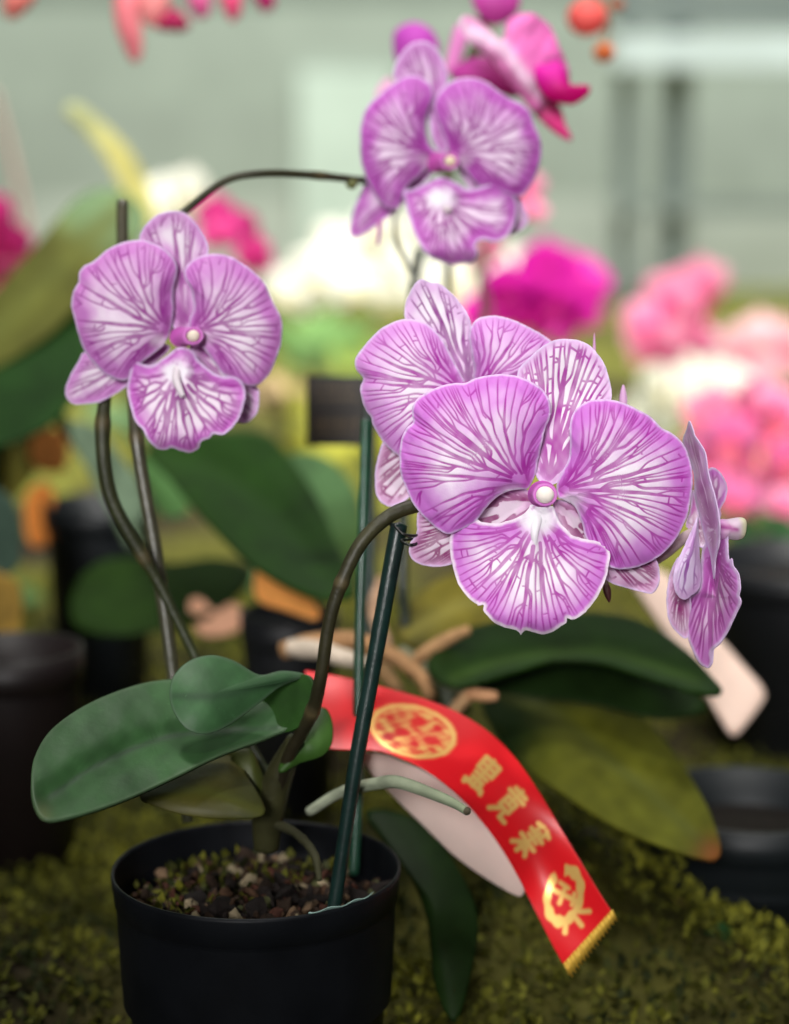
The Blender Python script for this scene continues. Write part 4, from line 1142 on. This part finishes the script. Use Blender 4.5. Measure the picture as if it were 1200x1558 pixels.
tube('leaf_stalk', rp, [(690, 1090, 0.80), (680, 1050, 0.80), (690, 1010, 0.80)], [30, 26, 16], np.array([0.03, 0.04, 0.012]), M_STEM, n=16)

bp = thing('broad_leaf_orchid', 'orchid with a huge dark green leaf standing just below the left bloom', 'orchid', V(400, 930, 0.98))
rb = [(240, 690), (330, 720), (420, 790), (500, 890)]
patch('leaf', bp, [(222, 690), (258, 664), (330, 657), (400, 660), (442, 700), (482, 760), (512, 830), (540, 902), (492, 912), (430, 890), (370, 850), (310, 790), (250, 720)], plane_depth(0.94, 380, 780, 0, -0.0008), M_LEAF, leafcol((0.010, 0.034, 0.003), rb, (0.015, 0.044, 0.006), 12, seed=31), relief=ribrel(rb, 0.006, 30), nt=80, ns=18, solid=0.0016)
patch('leaf', bp, [(428, 702), (468, 690), (510, 708), (546, 760), (550, 850), (534, 892), (512, 830), (478, 756)], plane_depth(1.0, 490, 780, 0, -0.0004), M_LEAF, leafcol((0.065, 0.135, 0.05), seed=32, dark=(490, 740, 520, 870, (0.05, 0.10, 0.02))), nt=60, ns=14, solid=0.0016)
patch('leaf', bp, [(108, 942), (122, 880), (180, 848), (260, 858), (330, 850), (386, 872), (330, 932), (250, 958), (160, 966)], plane_depth(1.02, 240, 900, 0, -0.0006), M_LEAF, leafcol((0.012, 0.030, 0.004), seed=33), nt=60, ns=14, solid=0.0016)
tube('leaf_stalk', bp, [(400, 960, 1.0), (430, 925, 0.99), (470, 900, 0.97)], [22, 20, 16], np.array([0.03, 0.05, 0.012]), M_STEM, n=16)

lp = thing('broad_leaf_orchid', 'orchid at the left edge with tall olive leaves beyond the bamboo stake', 'orchid', V(-10, 760, 1.15))
rl = [(-20, 520), (70, 430), (190, 310)]
patch('leaf', lp, [(-40, 480), (0, 436), (60, 368), (112, 308), (160, 288), (205, 302), (222, 340), (180, 416), (116, 470), (60, 520), (-40, 570)], plane_depth(1.10, 90, 420, 0, -0.0003), M_LEAF, leafcol((0.075, 0.078, 0.012), rl, (0.09, 0.10, 0.02), 16, seed=41, dark=(120, 400, 160, 310, (0.12, 0.19, 0.09))), nt=70, ns=16, solid=0.0018)
patch('leaf', lp, [(-40, 560), (60, 490), (112, 448), (136, 520), (116, 600), (62, 656), (-40, 680)], plane_depth(1.06, 50, 560, 0, -0.0004), M_LEAF, leafcol((0.008, 0.030, 0.004), seed=42), nt=60, ns=14, solid=0.0018)
patch('leaf', lp, [(-40, 668), (40, 660), (60, 690), (40, 740), (-40, 800)], plane_depth(1.14, 10, 710), M_LEAF, leafcol((0.13, 0.12, 0.010), seed=43), nt=50, ns=10, solid=0.0018)
patch('leaf', lp, [(-40, 745), (10, 752), (30, 790), (32, 830), (22, 868), (-40, 885)], plane_depth(0.98, 0, 800), M_LEAF, leafcol((0.035, 0.065, 0.045), seed=44), nt=50, ns=10, solid=0.0018)
patch('leaf', lp, [(-40, 878), (26, 886), (32, 950), (16, 1022), (-40, 1030)], plane_depth(0.97, 0, 950), M_LEAF, leafcol((0.23, 0.14, 0.025), seed=45), nt=50, ns=10, solid=0.0018)
tube('leaf_stalk', lp, [(-40, 900, 1.13), (-30, 720, 1.12), (-10, 560, 1.12)], [30, 26, 20], np.array([0.03, 0.05, 0.012]), M_STEM, n=16)

gp = thing('young_plant', 'small grey-green plant leaning behind the left bamboo stake', 'plant', V(190, 830, 1.08))
tube('stem', gp, [(205, 830, 1.07), (150, 720, 1.07), (100, 650, 1.07), (55, 590, 1.07), (-20, 505, 1.08)], [12, 12, 11, 11, 10], np.array([0.13, 0.19, 0.11]), M_STEM, n=40)
patch('leaf', gp, [(104, 650), (142, 648), (180, 690), (216, 742), (218, 792), (188, 800), (150, 746)], plane_depth(1.04, 160, 720), M_LEAF, leafcol((0.13, 0.19, 0.12), seed=51), nt=50, ns=10, solid=0.0015)
patch('leaf', gp, [(212, 700), (240, 700), (284, 752), (282, 782), (250, 786), (226, 750)], plane_depth(1.10, 250, 745), M_LEAF, leafcol((0.09, 0.21, 0.06), seed=52), nt=50, ns=10, solid=0.0015)

yl = patch('strap_leaf', None, [(98, 168), (118, 158), (165, 195), (205, 240), (232, 300), (236, 345), (205, 345), (190, 300), (160, 240), (118, 190)], plane_depth(1.30, 180, 250), M_LEAF, leafcol((0.52, 0.48, 0.16), seed=53, mott=0.1, dark=(180, 250, 110, 170, (0.40, 0.42, 0.20))), nt=60, ns=10, solid=0.0015)
tag(yl, 'pale yellow strap leaf arching above the left bloom', 'leaf')

# right foreground bits
yb = patch('fallen_leaf', None, [(975, 1352), (990, 1340), (1015, 1340), (1040, 1358), (1058, 1395), (1055, 1420), (1030, 1428), (1005, 1405), (985, 1380)], plane_depth(0.80, 1015, 1385, 0, -0.0004), M_LEAF, leafcol((0.30, 0.24, 0.06), seed=61), nt=50, ns=10, bulge=0.006)
tag(yb, 'cupped yellow leaf lying right of the ribbon tail', 'leaf')
dg = patch('upright_leaf', None, [(1070, 1600), (1062, 1500), (1068, 1430), (1085, 1402), (1112, 1412), (1136, 1460), (1142, 1540), (1130, 1600)], plane_depth(0.76, 1100, 1500), M_LEAF, leafcol((0.014, 0.048, 0.012), seed=62, tip=(1130, 1450), tipcol=(0.10, 0.05, 0.02), tipr=18), nt=50, ns=12, bulge=0.004)
tag(dg, 'dark green leaf poking up in the lower right corner', 'leaf')
rk = joined_leaf('stone', None, [dict(poly=[(880, 1272), (930, 1268), (962, 1320), (1010, 1390), (1030, 1448), (985, 1462), (940, 1440), (915, 1380), (895, 1320)], depth=plane_depth(0.80, 950, 1370, 0, -0.0004), colfn=lambda i: np.tile(np.array([0.060, 0.052, 0.054]), (len(i['x']), 1)) * (1 + 0.3 * wob(i['x'], i['y'], 0.05, 3))[:, None], bulge=0.012, nt=60, ns=14)], M_ROOT)
tag(rk, 'grey-purple stone half hidden behind the ribbon tail', 'stone')

# ================================================================== NAME SIGN
sg = thing('name_sign', 'small dark brown name plaque on a green stake behind the second bloom', 'sign', V(548, 1040, 0.86))
q = np.linspace(0, 1, 90)
QX, QY = np.meshgrid(466 + 88 * q, 572 + 106 * q)
sc = np.tile(np.array([0.018, 0.014, 0.010]), (QX.size, 1))
m = np.zeros(QX.size)
rs = np.random.RandomState(3)
for row, (ya, yb_) in enumerate(((586, 594), (602, 609), (636, 648), (652, 659))):
    x = 478.0
    while x < 540:
        wd = rs.uniform(3, 8)
        m = np.maximum(m, ((QX.ravel() > x) & (QX.ravel() < x + wd) & (QY.ravel() > ya + rs.uniform(0, 2)) & (QY.ravel() < yb_)).astype(float))
        x += wd + rs.uniform(1.5, 4)
sc = mix(sc, np.array([0.10, 0.065, 0.03])[None], m)
i, j = np.meshgrid(np.arange(89), np.arange(89), indexing='ij')
a0 = (i * 90 + j).ravel()
mesh('plaque', P(QX.ravel(), QY.ravel(), np.full(QX.size, 0.86)), np.stack([a0, a0 + 90, a0 + 91, a0 + 1], 1), material('plaque_plastic', rough=0.5, spec=0.35), sg, sc, solid=0.0015, smooth=False)
tube('stake', sg, [(562, 1040, 0.862), (562, 800, 0.862), (562, 678, 0.862), (563, 575, 0.862)], [10, 10, 11, 11], np.array([0.010, 0.028, 0.022]), M_STAKE, n=20)
fs_ = stake([(622, 1030, 0.84), (616, 940, 0.84), (612, 860, 0.84), (620, 640, 0.85), (632, 420, 0.86), (640, 380, 0.86)], [9, 9, 9, 9, 9, 8], 'faint dark stake behind the two front blooms, top ending under the top bloom', np.array([0.020, 0.030, 0.020]))
lw = tube('wire_tie', None, [(632, 430, 0.80), (618, 400, 0.80), (604, 370, 0.80), (600, 335, 0.80), (606, 310, 0.80)], [4, 4, 4, 4, 4], np.array([0.35, 0.36, 0.30]), M_STAKE, n=30, ns=8, origin=P(620, 420, 0.80))
tag(lw, 'pale bent wire rising beneath the top bloom', 'wire tie')

# ================================================================== DARK POTS AND TAGS BEHIND
PG = 'dark pots in the bed behind'


def dark_pot(px, py, d, wpx, label, col, h=0.09, taper=0.8):
    c = P(px, py, d)
    r = wpx / 2 * d / F_PX
    t = thing('flower_pot', label, 'pot', (c[0], c[1], 0), PG)
    zt = c[2]
    zb = min(-0.005, zt - 0.03)
    lathe('pot_wall', t, c[0], c[1], [(0, zb), (r * taper, zb), (r * 0.95, zt - 0.016)], M_POTS, np.array(col), ns=48)
    lathe('rim', t, c[0], c[1], [(r * 0.955, zt - 0.015), (r, zt - 0.014), (r * 1.01, zt), (r * 0.94, zt), (r * 0.9, zt - 0.03)], M_POTS, np.array(col), ns=48)
    lathe('soil', t, c[0], c[1], [(r * 0.915, zt - 0.016), (r * 0.5, zt - 0.012), (0.0005, zt - 0.011)], M_BARK, np.array([0.010, 0.007, 0.005]), ns=32)
    return t


dark_pot(150, 762, 1.12, 170, 'black pot in shade behind the left bamboo stake', (0.010, 0.013, 0.016))
dark_pot(440, 930, 0.92, 150, 'black pot below the orange tag, behind the curled leaf', (0.010, 0.011, 0.013))
dark_pot(20, 985, 0.86, 210, 'reddish black pot at the left edge beside the big front leaf', (0.010, 0.006, 0.006))
dark_pot(1230, 850, 1.05, 330, 'big black pot under the hot pink orchid at the right edge', (0.008, 0.009, 0.011))
dark_pot(1140, 1215, 0.82, 330, 'bluish black pot in the lower right beside the brown leaf tip', (0.007, 0.010, 0.012))
TG = 'coloured tags and strips lying among the pots'
ORANGE = np.array([0.92, 0.30, 0.05])


def slab(poly, d, col, label, gy=-0.0002, th=0.003, name='plant_tag', gx=0.0):
    cx, cy = np.mean(np.array(poly), 0)
    o = patch(name, None, poly, plane_depth(d, cx, cy, gx, gy), M_PLAIN, lambda i: np.tile(np.array(col), (len(i['x']), 1)) * (1 + 0.12 * wob(i['x'], i['y'], 0.06, 2))[:, None], nt=48, ns=6, solid=th)
    return tag(o, label, 'plant tag', TG)


slab([(398, 852), (416, 848), (450, 880), (486, 930), (478, 942), (440, 930), (392, 912), (388, 875)], 0.90, ORANGE * [1, 1.25, 1.8], 'orange tag standing in the black pot behind the curled leaf', th=0.002)
slab([(288, 920), (304, 912), (328, 932), (352, 920), (370, 930), (362, 958), (322, 968), (298, 958)], 1.0, np.array([0.80, 0.42, 0.26]), 'peach curled tag between the bamboo stake and a black pot')
slab([(52, 660), (78, 652), (102, 668), (98, 712), (66, 716), (46, 700)], 1.12, ORANGE, 'upper orange tag below the dark left leaf')
slab([(44, 748), (76, 738), (82, 780), (72, 826), (46, 828), (38, 790)], 1.12, ORANGE, 'lower orange tag beside the shaded black pot')
slab([(958, 880), (985, 868), (1020, 880), (1075, 950), (1130, 1015), (1160, 1050), (1160, 1068), (1120, 1118), (1108, 1112), (1075, 1060), (1020, 975)], 0.90, np.array([0.98, 0.72, 0.60]), 'broad pale peach strip slanting behind the side-view bloom')

# ================================================================== BACKGROUND BLOOMS
def tepal_local(ang, L, wd, z0, lift, n=10, m=7, shape=1.0):
    u = np.linspace(0, 1, n)
    k = np.linspace(-1, 1, m)
    hw = wd * np.sin(np.pi * np.clip(u, 0, 1) ** 0.75 * 0.93 + 0.12) ** 0.7
    V_ = []
    for a, h in zip(u, hw):
        for b in k:
            V_.append((a * L, b * h, z0 + lift * a * a - 0.25 * h * b * b + 0.04 * L * math.sin(5 * a + 3 * b)))
    V_ = np.array(V_)
    c, s = math.cos(ang), math.sin(ang)
    V_ = np.stack([V_[:, 0] * c - V_[:, 1] * s, V_[:, 0] * s + V_[:, 1] * c, V_[:, 2]], 1)
    i, j = np.meshgrid(np.arange(n - 1), np.arange(m - 1), indexing='ij')
    a0 = (i * m + j).ravel()
    return V_, np.stack([a0, a0 + m, a0 + m + 1, a0 + 1], 1), np.repeat(u, m)


def bloom_meshes(key, petal_c, lip_c, edge_c):
    """a moth orchid bloom of unit width, facing +Z: (tepals, lip)"""
    Ws, Qs, Cs = [], [], []
    n = 0
    for ang, L, wd, z, lf in ((90, .5, .20, -.03, -.06), (215, .5, .19, -.03, -.06), (325, .5, .19, -.03, -.06), (12, .52, .34, 0, .03), (168, .52, .34, 0, .03)):
        W, Q, u = tepal_local(math.radians(ang), L, wd, z, lf)
        Ws.append(W)
        Qs.append(Q + n)
        Cs.append(mix(np.array(petal_c)[None] * np.ones((len(W), 1)), np.array(edge_c)[None], u ** 1.5))
        n += len(W)

    def mk(nm, W, Q, c):
        me = bpy.data.meshes.new(nm)
        me.from_pydata(W.tolist(), [], Q.tolist())
        a = me.attributes.new('col', 'FLOAT_COLOR', 'POINT')
        a.data.foreach_set('color', np.c_[c, np.ones(len(W))].astype(np.float32).ravel())
        for p in me.polygons:
            p.use_smooth = True
        me.materials.append(M_BGPETAL)
        return me
    W, Q, u = tepal_local(math.radians(270), .32, .15, .08, .12)
    W2, Q2, u2 = tepal_local(math.radians(270), .10, .07, .14, .06)
    return mk('bloom_' + key, np.vstack(Ws), np.vstack(Qs), np.vstack(Cs)), mk('lip_' + key, np.vstack([W, W2]), np.vstack([Q, Q2 + len(W)]), np.tile(np.array(lip_c), (len(W) + len(W2), 1)))


def bud_mesh(parent, px, py, d, r, col, rot=0.0):
    return blob('bud', parent, px, py, d, r, r * 1.25, r, col, M_BGPETAL, rot=rot, ns=12, tip=0.3)


def spray(name, label, d, blooms, size_px, meshes, stem_col=(0.05, 0.07, 0.02), group='blurred orchids in the background', foot=None, dj=0.06, seed=1, alt=None):
    rs = np.random.RandomState(seed)
    mx0, my0 = np.mean([b[0] for b in blooms]), max(b[1] for b in blooms)
    fx = foot[0] if foot else mx0
    top = P(fx, my0, d)
    root = thing(name, label, 'orchid', (top[0], top[1] + 0.01, 0.0), group)
    first = None
    kinds = [meshes] + (alt or [])
    for nb, b in enumerate(blooms):
        pm, lm = kinds[rs.randint(len(kinds))]
        px, py = b[0], b[1]
        sz = (b[2] if len(b) > 2 else size_px) * d / F_PX
        dd = d + rs.uniform(-dj, dj)
        o = bpy.data.objects.new('bloom', pm)
        l = bpy.data.objects.new('lip', lm)
        COL.objects.link(o)
        COL.objects.link(l)
        o.parent = root
        l.parent = o
        o.location = V(px, py, dd) - root.location
        face = Vector((rs.uniform(-.55, .55), -1, rs.uniform(-.25, .45)))
        qn = face.to_track_quat('Z', 'Y')
        o.rotation_euler = (qn.to_matrix() @ Matrix.Rotation(rs.uniform(-.4, .4), 3, 'Z')).to_euler()
        o.scale = (sz,) * 3
    # stem through the blooms down to the ground
    bs_ = sorted(blooms, key=lambda b: b[1])
    # ground row under the foot
    gy = 779 + F_PX * math.tan(math.atan(CAM_Z / (root.location.y)) - PITCH)
    pts = [(b[0] + rs.uniform(-6, 6), b[1], d + 0.04) for b in bs_[::max(1, len(bs_) // 4)]]
    pts += [(fx, my0 + (gy - my0) * 0.4, d + 0.03), (fx + 6, gy, d + 0.02)]
    tube('flower_stem', root, pts, [4 / d * 0.8, 5 / d * 0.9, 6 / d], np.array(stem_col), M_STEM, n=50, ns=8)
    for k in (-1, 1):
        x0 = fx + 4
        patch('leaf', root, [(x0, gy), (x0 + k * 22 / d, gy - 38 / d), (x0 + k * 70 / d, gy - 40 / d), (x0 + k * 112 / d, gy - 8 / d), (x0 + k * 75 / d, gy + 2), (x0 + k * 25 / d, gy + 4)], plane_depth(d + 0.0, x0, gy, 0, -0.0004), M_LEAF, leafcol((0.05, 0.10, 0.03), seed=seed), nt=36, ns=6, solid=0.0015)
    return root


MAG = bloom_meshes('magenta', lin(206, 14, 154), lin(176, 8, 112), lin(216, 30, 168))
PNK = bloom_meshes('pink', lin(238, 130, 172), lin(220, 60, 130), lin(244, 165, 192))
HOT = bloom_meshes('hot_pink', lin(243, 110, 174), lin(244, 120, 140), lin(250, 150, 198))
PAL_ = bloom_meshes('blush', lin(242, 186, 196), lin(230, 130, 160), lin(246, 208, 212))
WHT = bloom_meshes('white', lin(250, 248, 236), lin(250, 240, 200), lin(252, 250, 240))
MAG2 = bloom_meshes('deep_magenta', lin(196, 10, 140), lin(240, 90, 190), lin(232, 48, 178))
HOT2 = bloom_meshes('coral_pink', lin(236, 90, 130), lin(250, 180, 150), lin(248, 150, 180))
ROS = bloom_meshes('rose', lin(206, 40, 122), lin(170, 20, 90), lin(220, 70, 150))

spray('distant_orchid', 'vivid magenta orchid spray right above the dorsal tips of the front blooms', 1.55, [(735, 478, 80), (770, 440, 85), (830, 405, 90), (885, 425, 90), (850, 455, 95), (800, 480, 90), (880, 480, 70), (845, 500, 80), (860, 400, 60), (800, 430, 60), (900, 445, 55), (760, 470, 60), (830, 465, 55)], 85, MAG, foot=(850,), seed=2, alt=[MAG2, MAG])
spray('distant_orchid', 'soft pink orchid spray in front of the wall, right of the magenta one', 1.75, [(1065, 435, 90), (1020, 455, 90), (985, 490, 80), (1050, 470, 80), (1000, 525, 90), (1055, 515, 80), (1085, 420, 55), (1040, 430, 55), (975, 515, 55), (1030, 500, 60), (1015, 540, 50)], 80, PNK, foot=(1020,), seed=3, alt=[PAL_, PNK])
spray('distant_orchid', 'hot pink orchid cluster filling the right edge beyond the side-view bloom', 1.40, [(1085, 625, 95), (1150, 615, 95), (1195, 640, 100), (1110, 670, 100), (1165, 680, 100), (1120, 720, 95), (1180, 735, 95), (1085, 655, 80), (1120, 760, 70), (1200, 700, 90), (1062, 690, 60), (1140, 650, 70), (1180, 610, 60), (1100, 740, 60), (1150, 705, 70), (1075, 715, 55), (1195, 765, 60)], 95, HOT, foot=(1150,), seed=4, alt=[PNK, HOT2, HOT])
spray('distant_orchid', 'pale blush orchid spray higher at the right edge above the hot pink cluster', 2.1, [(1120, 530, 80), (1160, 510, 80), (1195, 520, 80), (1150, 560, 75), (1190, 555, 70)], 75, PAL_, foot=(1165,), seed=5)
spray('distant_orchid', 'creamy white orchid cluster glowing between the left and the front blooms', 2.2, [(440, 440, 78), (480, 410, 78), (520, 390, 78), (560, 370, 72), (600, 400, 72), (540, 430, 78), (590, 450, 55), (480, 455, 55), (570, 340, 60), (620, 350, 60), (640, 440, 60), (505, 360, 55)], 95, WHT, foot=(540,), seed=6)
spray('distant_orchid', 'white orchid cluster directly beneath the top bloom', 2.3, [(690, 420, 95), (735, 435, 95), (760, 410, 90), (720, 460, 90), (675, 455, 90), (765, 450, 80)], 90, WHT, foot=(715,), seed=7)
spray('distant_orchid', 'small white orchid bloom group behind the start of the arching stem', 1.9, [(255, 298, 75), (285, 290, 75), (268, 318, 70)], 75, WHT, foot=(270,), seed=8)
spray('distant_orchid', 'white orchid group low on the right below the soft pink spray', 2.0, [(1015, 590, 85), (1060, 570, 85), (1095, 600, 80), (1040, 620, 80), (985, 625, 70), (1110, 585, 80)], 80, WHT, foot=(1040,), seed=9)
spray('distant_orchid', 'rose red orchid spray just right of the left bloom top', 1.40, [(325, 325, 70), (360, 350, 75), (385, 385, 60), (335, 355, 60), (395, 400, 45)], 70, ROS, foot=(370,), seed=10)
spray('distant_orchid', 'dark rose orchid spray cut off by the left edge', 1.35, [(-10, 330, 80), (10, 370, 80), (28, 400, 60), (-15, 410, 90), (-8, 482, 28)], 80, ROS, foot=(-20,), seed=11)
spray('distant_orchid', 'pink orchid bloom pair peeking out right of the top bloom lip', 1.30, [(800, 285, 60), (812, 318, 45), (742, 378, 60), (730, 400, 45)], 60, PNK, foot=(770,), seed=12)

# big pink orchid at the top, close behind the top bloom
tp = thing('pink_orchid', 'large glossy pink orchid bloom in profile at the top, behind the striped top bloom', 'orchid', V(760, 120, 0.83))


def flat(c, c2=None, ax=None):
    def f(i):
        k = np.tile(np.array(c), (len(i['x']), 1))
        if c2 is not None:
            t = ((i['x'] - ax[0]) * (ax[2] - ax[0]) + (i['y'] - ax[1]) * (ax[3] - ax[1])) / ((ax[2] - ax[0]) ** 2 + (ax[3] - ax[1]) ** 2)
            k = mix(k, np.array(c2)[None], sm(0, 1, t))
        return k * (1 + 0.06 * wob(i['x'], i['y'], 0.08, 3))[:, None]
    return f


patch('petal', tp, [(698, 32), (712, 24), (740, 42), (762, 62), (775, 30), (805, 20), (832, 36), (850, 70), (864, 105), (862, 135), (838, 152), (812, 168), (780, 132), (740, 88), (708, 56)], plane_depth(0.80, 790, 90, 0.0001), M_BGPETAL, lambda i: mix(flat(lin(246, 150, 215), lin(240, 120, 200), (720, 40, 850, 110))(i), lin(253, 222, 245)[None], np.exp(-((i['y'] - 40 - 0.85 * (i['x'] - 715) + 10 * np.sin(i['x'] * 0.06)) / 17.0) ** 2)), hub=(795, 95), nt=90, ns=20, bulge=0.006, edge=2.0, relief=lambda i: 0.003 * wob(i['x'], i['y'], 0.07, 2) * i['s'])  # pale streak is a highlight painted into the petal colour
patch('petal', tp, [(792, 128), (822, 140), (850, 160), (860, 190), (870, 214), (850, 206), (825, 186), (805, 162)], plane_depth(0.81, 830, 170), M_BGPETAL, flat(lin(250, 150, 205), lin(235, 70, 150), (810, 130, 850, 180)), nt=50, ns=10, bulge=0.003)
patch('lip', tp, [(812, 106), (832, 96), (852, 94), (866, 124), (870, 140), (884, 134), (895, 130), (896, 142), (874, 158), (846, 156), (824, 142)], plane_depth(0.79, 850, 130), M_BGPETAL, flat(lin(238, 40, 185), lin(215, 8, 120), (840, 100, 850, 150)), nt=50, ns=10, bulge=0.004)
patch('petal', tp, [(684, 112), (700, 96), (732, 86), (766, 94), (792, 120), (786, 148), (740, 136), (704, 126)], plane_depth(0.835, 740, 115), M_BGPETAL, flat(lin(190, 60, 158), lin(205, 60, 150), (700, 100, 780, 130)), nt=50, ns=10, bulge=0.003)
patch('petal', tp, [(718, 0), (715, -30), (750, -50), (788, -30), (790, 8), (780, 26), (755, 38), (730, 26)], plane_depth(0.86, 755, 0), M_BGPETAL, flat(lin(218, 88, 186), lin(190, 60, 150), (750, -20, 755, 35)), nt=50, ns=10, bulge=0.004)
patch('petal', tp, [(598, 66), (604, 44), (630, 34), (656, 46), (668, 72), (662, 100), (640, 84), (606, 96)], plane_depth(0.87, 632, 65), M_BGPETAL, flat(lin(196, 76, 190)), nt=50, ns=10, bulge=0.004)
patch('petal', tp, [(690, 46), (702, 36), (712, 50), (704, 82), (692, 108), (678, 104)], plane_depth(0.84, 695, 75), M_BGPETAL, flat(lin(238, 150, 215)), nt=40, ns=8, bulge=0.002)
patch('petal', tp, [(572, 140), (590, 118), (600, 130), (596, 160), (576, 172)], plane_depth(0.87, 586, 145), M_BGPETAL, flat(lin(235, 180, 215)), nt=40, ns=8)
tube('flower_stem', tp, [(735, 30, 0.87), (722, 80, 0.87), (700, 130, 0.875), (680, 300, 0.89), (690, 600, 0.90), (700, 900, 0.90), (700, 1040, 0.90)], [9, 10, 7, 6, 6, 7, 7], np.array([0.10, 0.09, 0.03]), M_STEM, n=60, ns=8)

bd = thing('coral_orchid', 'coral red buds and a small orange bud at the top, beside the pink orchid', 'orchid', V(905, 30, 0.95))
blob('bud', bd, 893, 27, 0.95, 31, 27, 28, lin(238, 105, 100), M_BGPETAL, ns=16)
blob('bud', bd, 919, 80, 0.95, 17, 15, 16, lin(210, 112, 60), M_BGPETAL, ns=16)
blob('bud', bd, 938, 8, 0.97, 13, 9, 10, lin(165, 90, 60), M_BGPETAL, ns=16)
tube('flower_stem', bd, [(919, 70, 0.955), (925, 35, 0.965), (915, 0, 0.97), (880, -40, 0.98), (820, -60, 0.99), (760, -50, 1.0), (740, 200, 1.0), (730, 700, 1.0), (730, 980, 1.0)], [5, 5, 5, 5, 5, 6, 7, 7, 7], np.array([0.14, 0.10, 0.05]), M_STEM, n=60, ns=8)

hp = thing('hanging_orchid', 'salmon and crimson orchid petals drooping into view at the top left', 'orchid', V(290, -90, 1.0))
for poly, c in (([(177, -20), (175, 30), (188, 70), (200, 93), (213, 91), (216, 60), (211, 20), (210, -20)], (244, 140, 150)),
                ([(216, -20), (214, 24), (232, 42), (252, 20), (258, -20)], (246, 160, 160)),
                ([(238, 42), (262, 12), (288, 36), (276, 48)], (170, 30, 85)),
                ([(282, -20), (290, 15), (304, 28), (319, 18), (314, -20)], (236, 110, 170)),
                ([(334, -20), (340, 14), (355, 33), (366, 15), (364, -20)], (240, 90, 140)),
                ([(382, -20), (398, 16), (416, 12), (414, -20)], (200, 50, 120)),
                ([(5, 14), (18, 29), (46, 10), (56, -20), (15, -20)], (240, 140, 130))):
    cx, cy = np.mean(np.array(poly), 0)
    patch('petal', hp, poly, plane_depth(1.0, cx, cy), M_BGPETAL, flat(lin(*c)), nt=36, ns=8, bulge=0.004)
tube('flower_stem', hp, [(-10, -40, 1.02), (100, -30, 1.02), (230, -25, 1.01), (340, -25, 1.01), (420, -35, 1.01), (520, -120, 1.05)], [6] * 4, np.array([0.08, 0.07, 0.03]), M_STEM, n=40, ns=8)
rb_ = tube('dry_stalk', None, [(60, 560, 1.5), (45, 380, 1.5), (20, 250, 1.5), (-10, 140, 1.5)], [8, 8, 7, 6], np.array([0.34, 0.24, 0.20]), M_STEM, n=30, ns=8, origin=P(60, 560, 1.5))
tag(rb_, 'thin pinkish stalk leaning at the left edge by the wall', 'stalk')

# loose low greenery in the far bed
GG = 'low leafy plants in the far bed'
rs = np.random.RandomState(21)
for (px, py, d, sz, c, lab) in ((470, 520, 2.0, 150, (0.16, 0.30, 0.09), 'pale green leafy clump below the creamy white orchids'),
                                (560, 560, 1.9, 120, (0.20, 0.27, 0.05), 'yellowish leafy clump beside the dark name plaque'),
                                (430, 600, 1.7, 110, (0.33, 0.24, 0.12), 'tan dry clump right of the left bloom'),
                                (500, 650, 1.6, 160, (0.26, 0.26, 0.03), 'yellow-green leafy clump under the dark name plaque'),
                                (1170, 800, 1.45, 150, (0.05, 0.15, 0.05), 'green leafy clump below the hot pink orchid'),
                                (980, 640, 1.8, 120, (0.40, 0.42, 0.30), 'cream-green leafy clump behind the right petal of the front bloom'),
                                (210, 640, 1.45, 120, (0.16, 0.27, 0.12), 'mid green leafy clump under the left bloom'),
                                (1080, 560, 2.2, 90, (0.03, 0.035, 0.03), 'dark leafy clump between the soft pink and blush orchids')):
    t = thing('leafy_plant', lab, 'plant', V(px, py + 40, d), GG)
    for k in range(12):
        ang = rs.uniform(-2.9, -0.25)
        L = sz * rs.uniform(0.35, 0.62)
        bx, by = px + rs.uniform(-.35, .35) * sz, py + rs.uniform(0.0, 0.3) * sz
        ex_, ey_ = bx + L * math.cos(ang), by + L * math.sin(ang)
        nx, ny = -math.sin(ang) * L * 0.24, math.cos(ang) * L * 0.24
        mxx, myy = (bx + ex_) / 2, (by + ey_) / 2
        patch('leaf', t, [(bx, by), (mxx + nx, myy + ny), (ex_, ey_), (mxx - nx, myy - ny)], plane_depth(d + rs.uniform(-.06, .06), bx, by, 0, rs.uniform(-.0006, .0002)), M_LEAF, leafcol(np.array(c) * rs.uniform(0.6, 1.3), seed=k), nt=24, ns=4, solid=0.0012)
    gy = 779 + F_PX * math.tan(math.atan(CAM_Z / t.location.y) - PITCH)
    tube('stem', t, [(px, py + 10, d), (px + 3, (py + gy) / 2, d), (px, gy + 4, d)], [5, 6, 7], np.array([0.04, 0.06, 0.02]), M_STEM, n=12, ns=8)
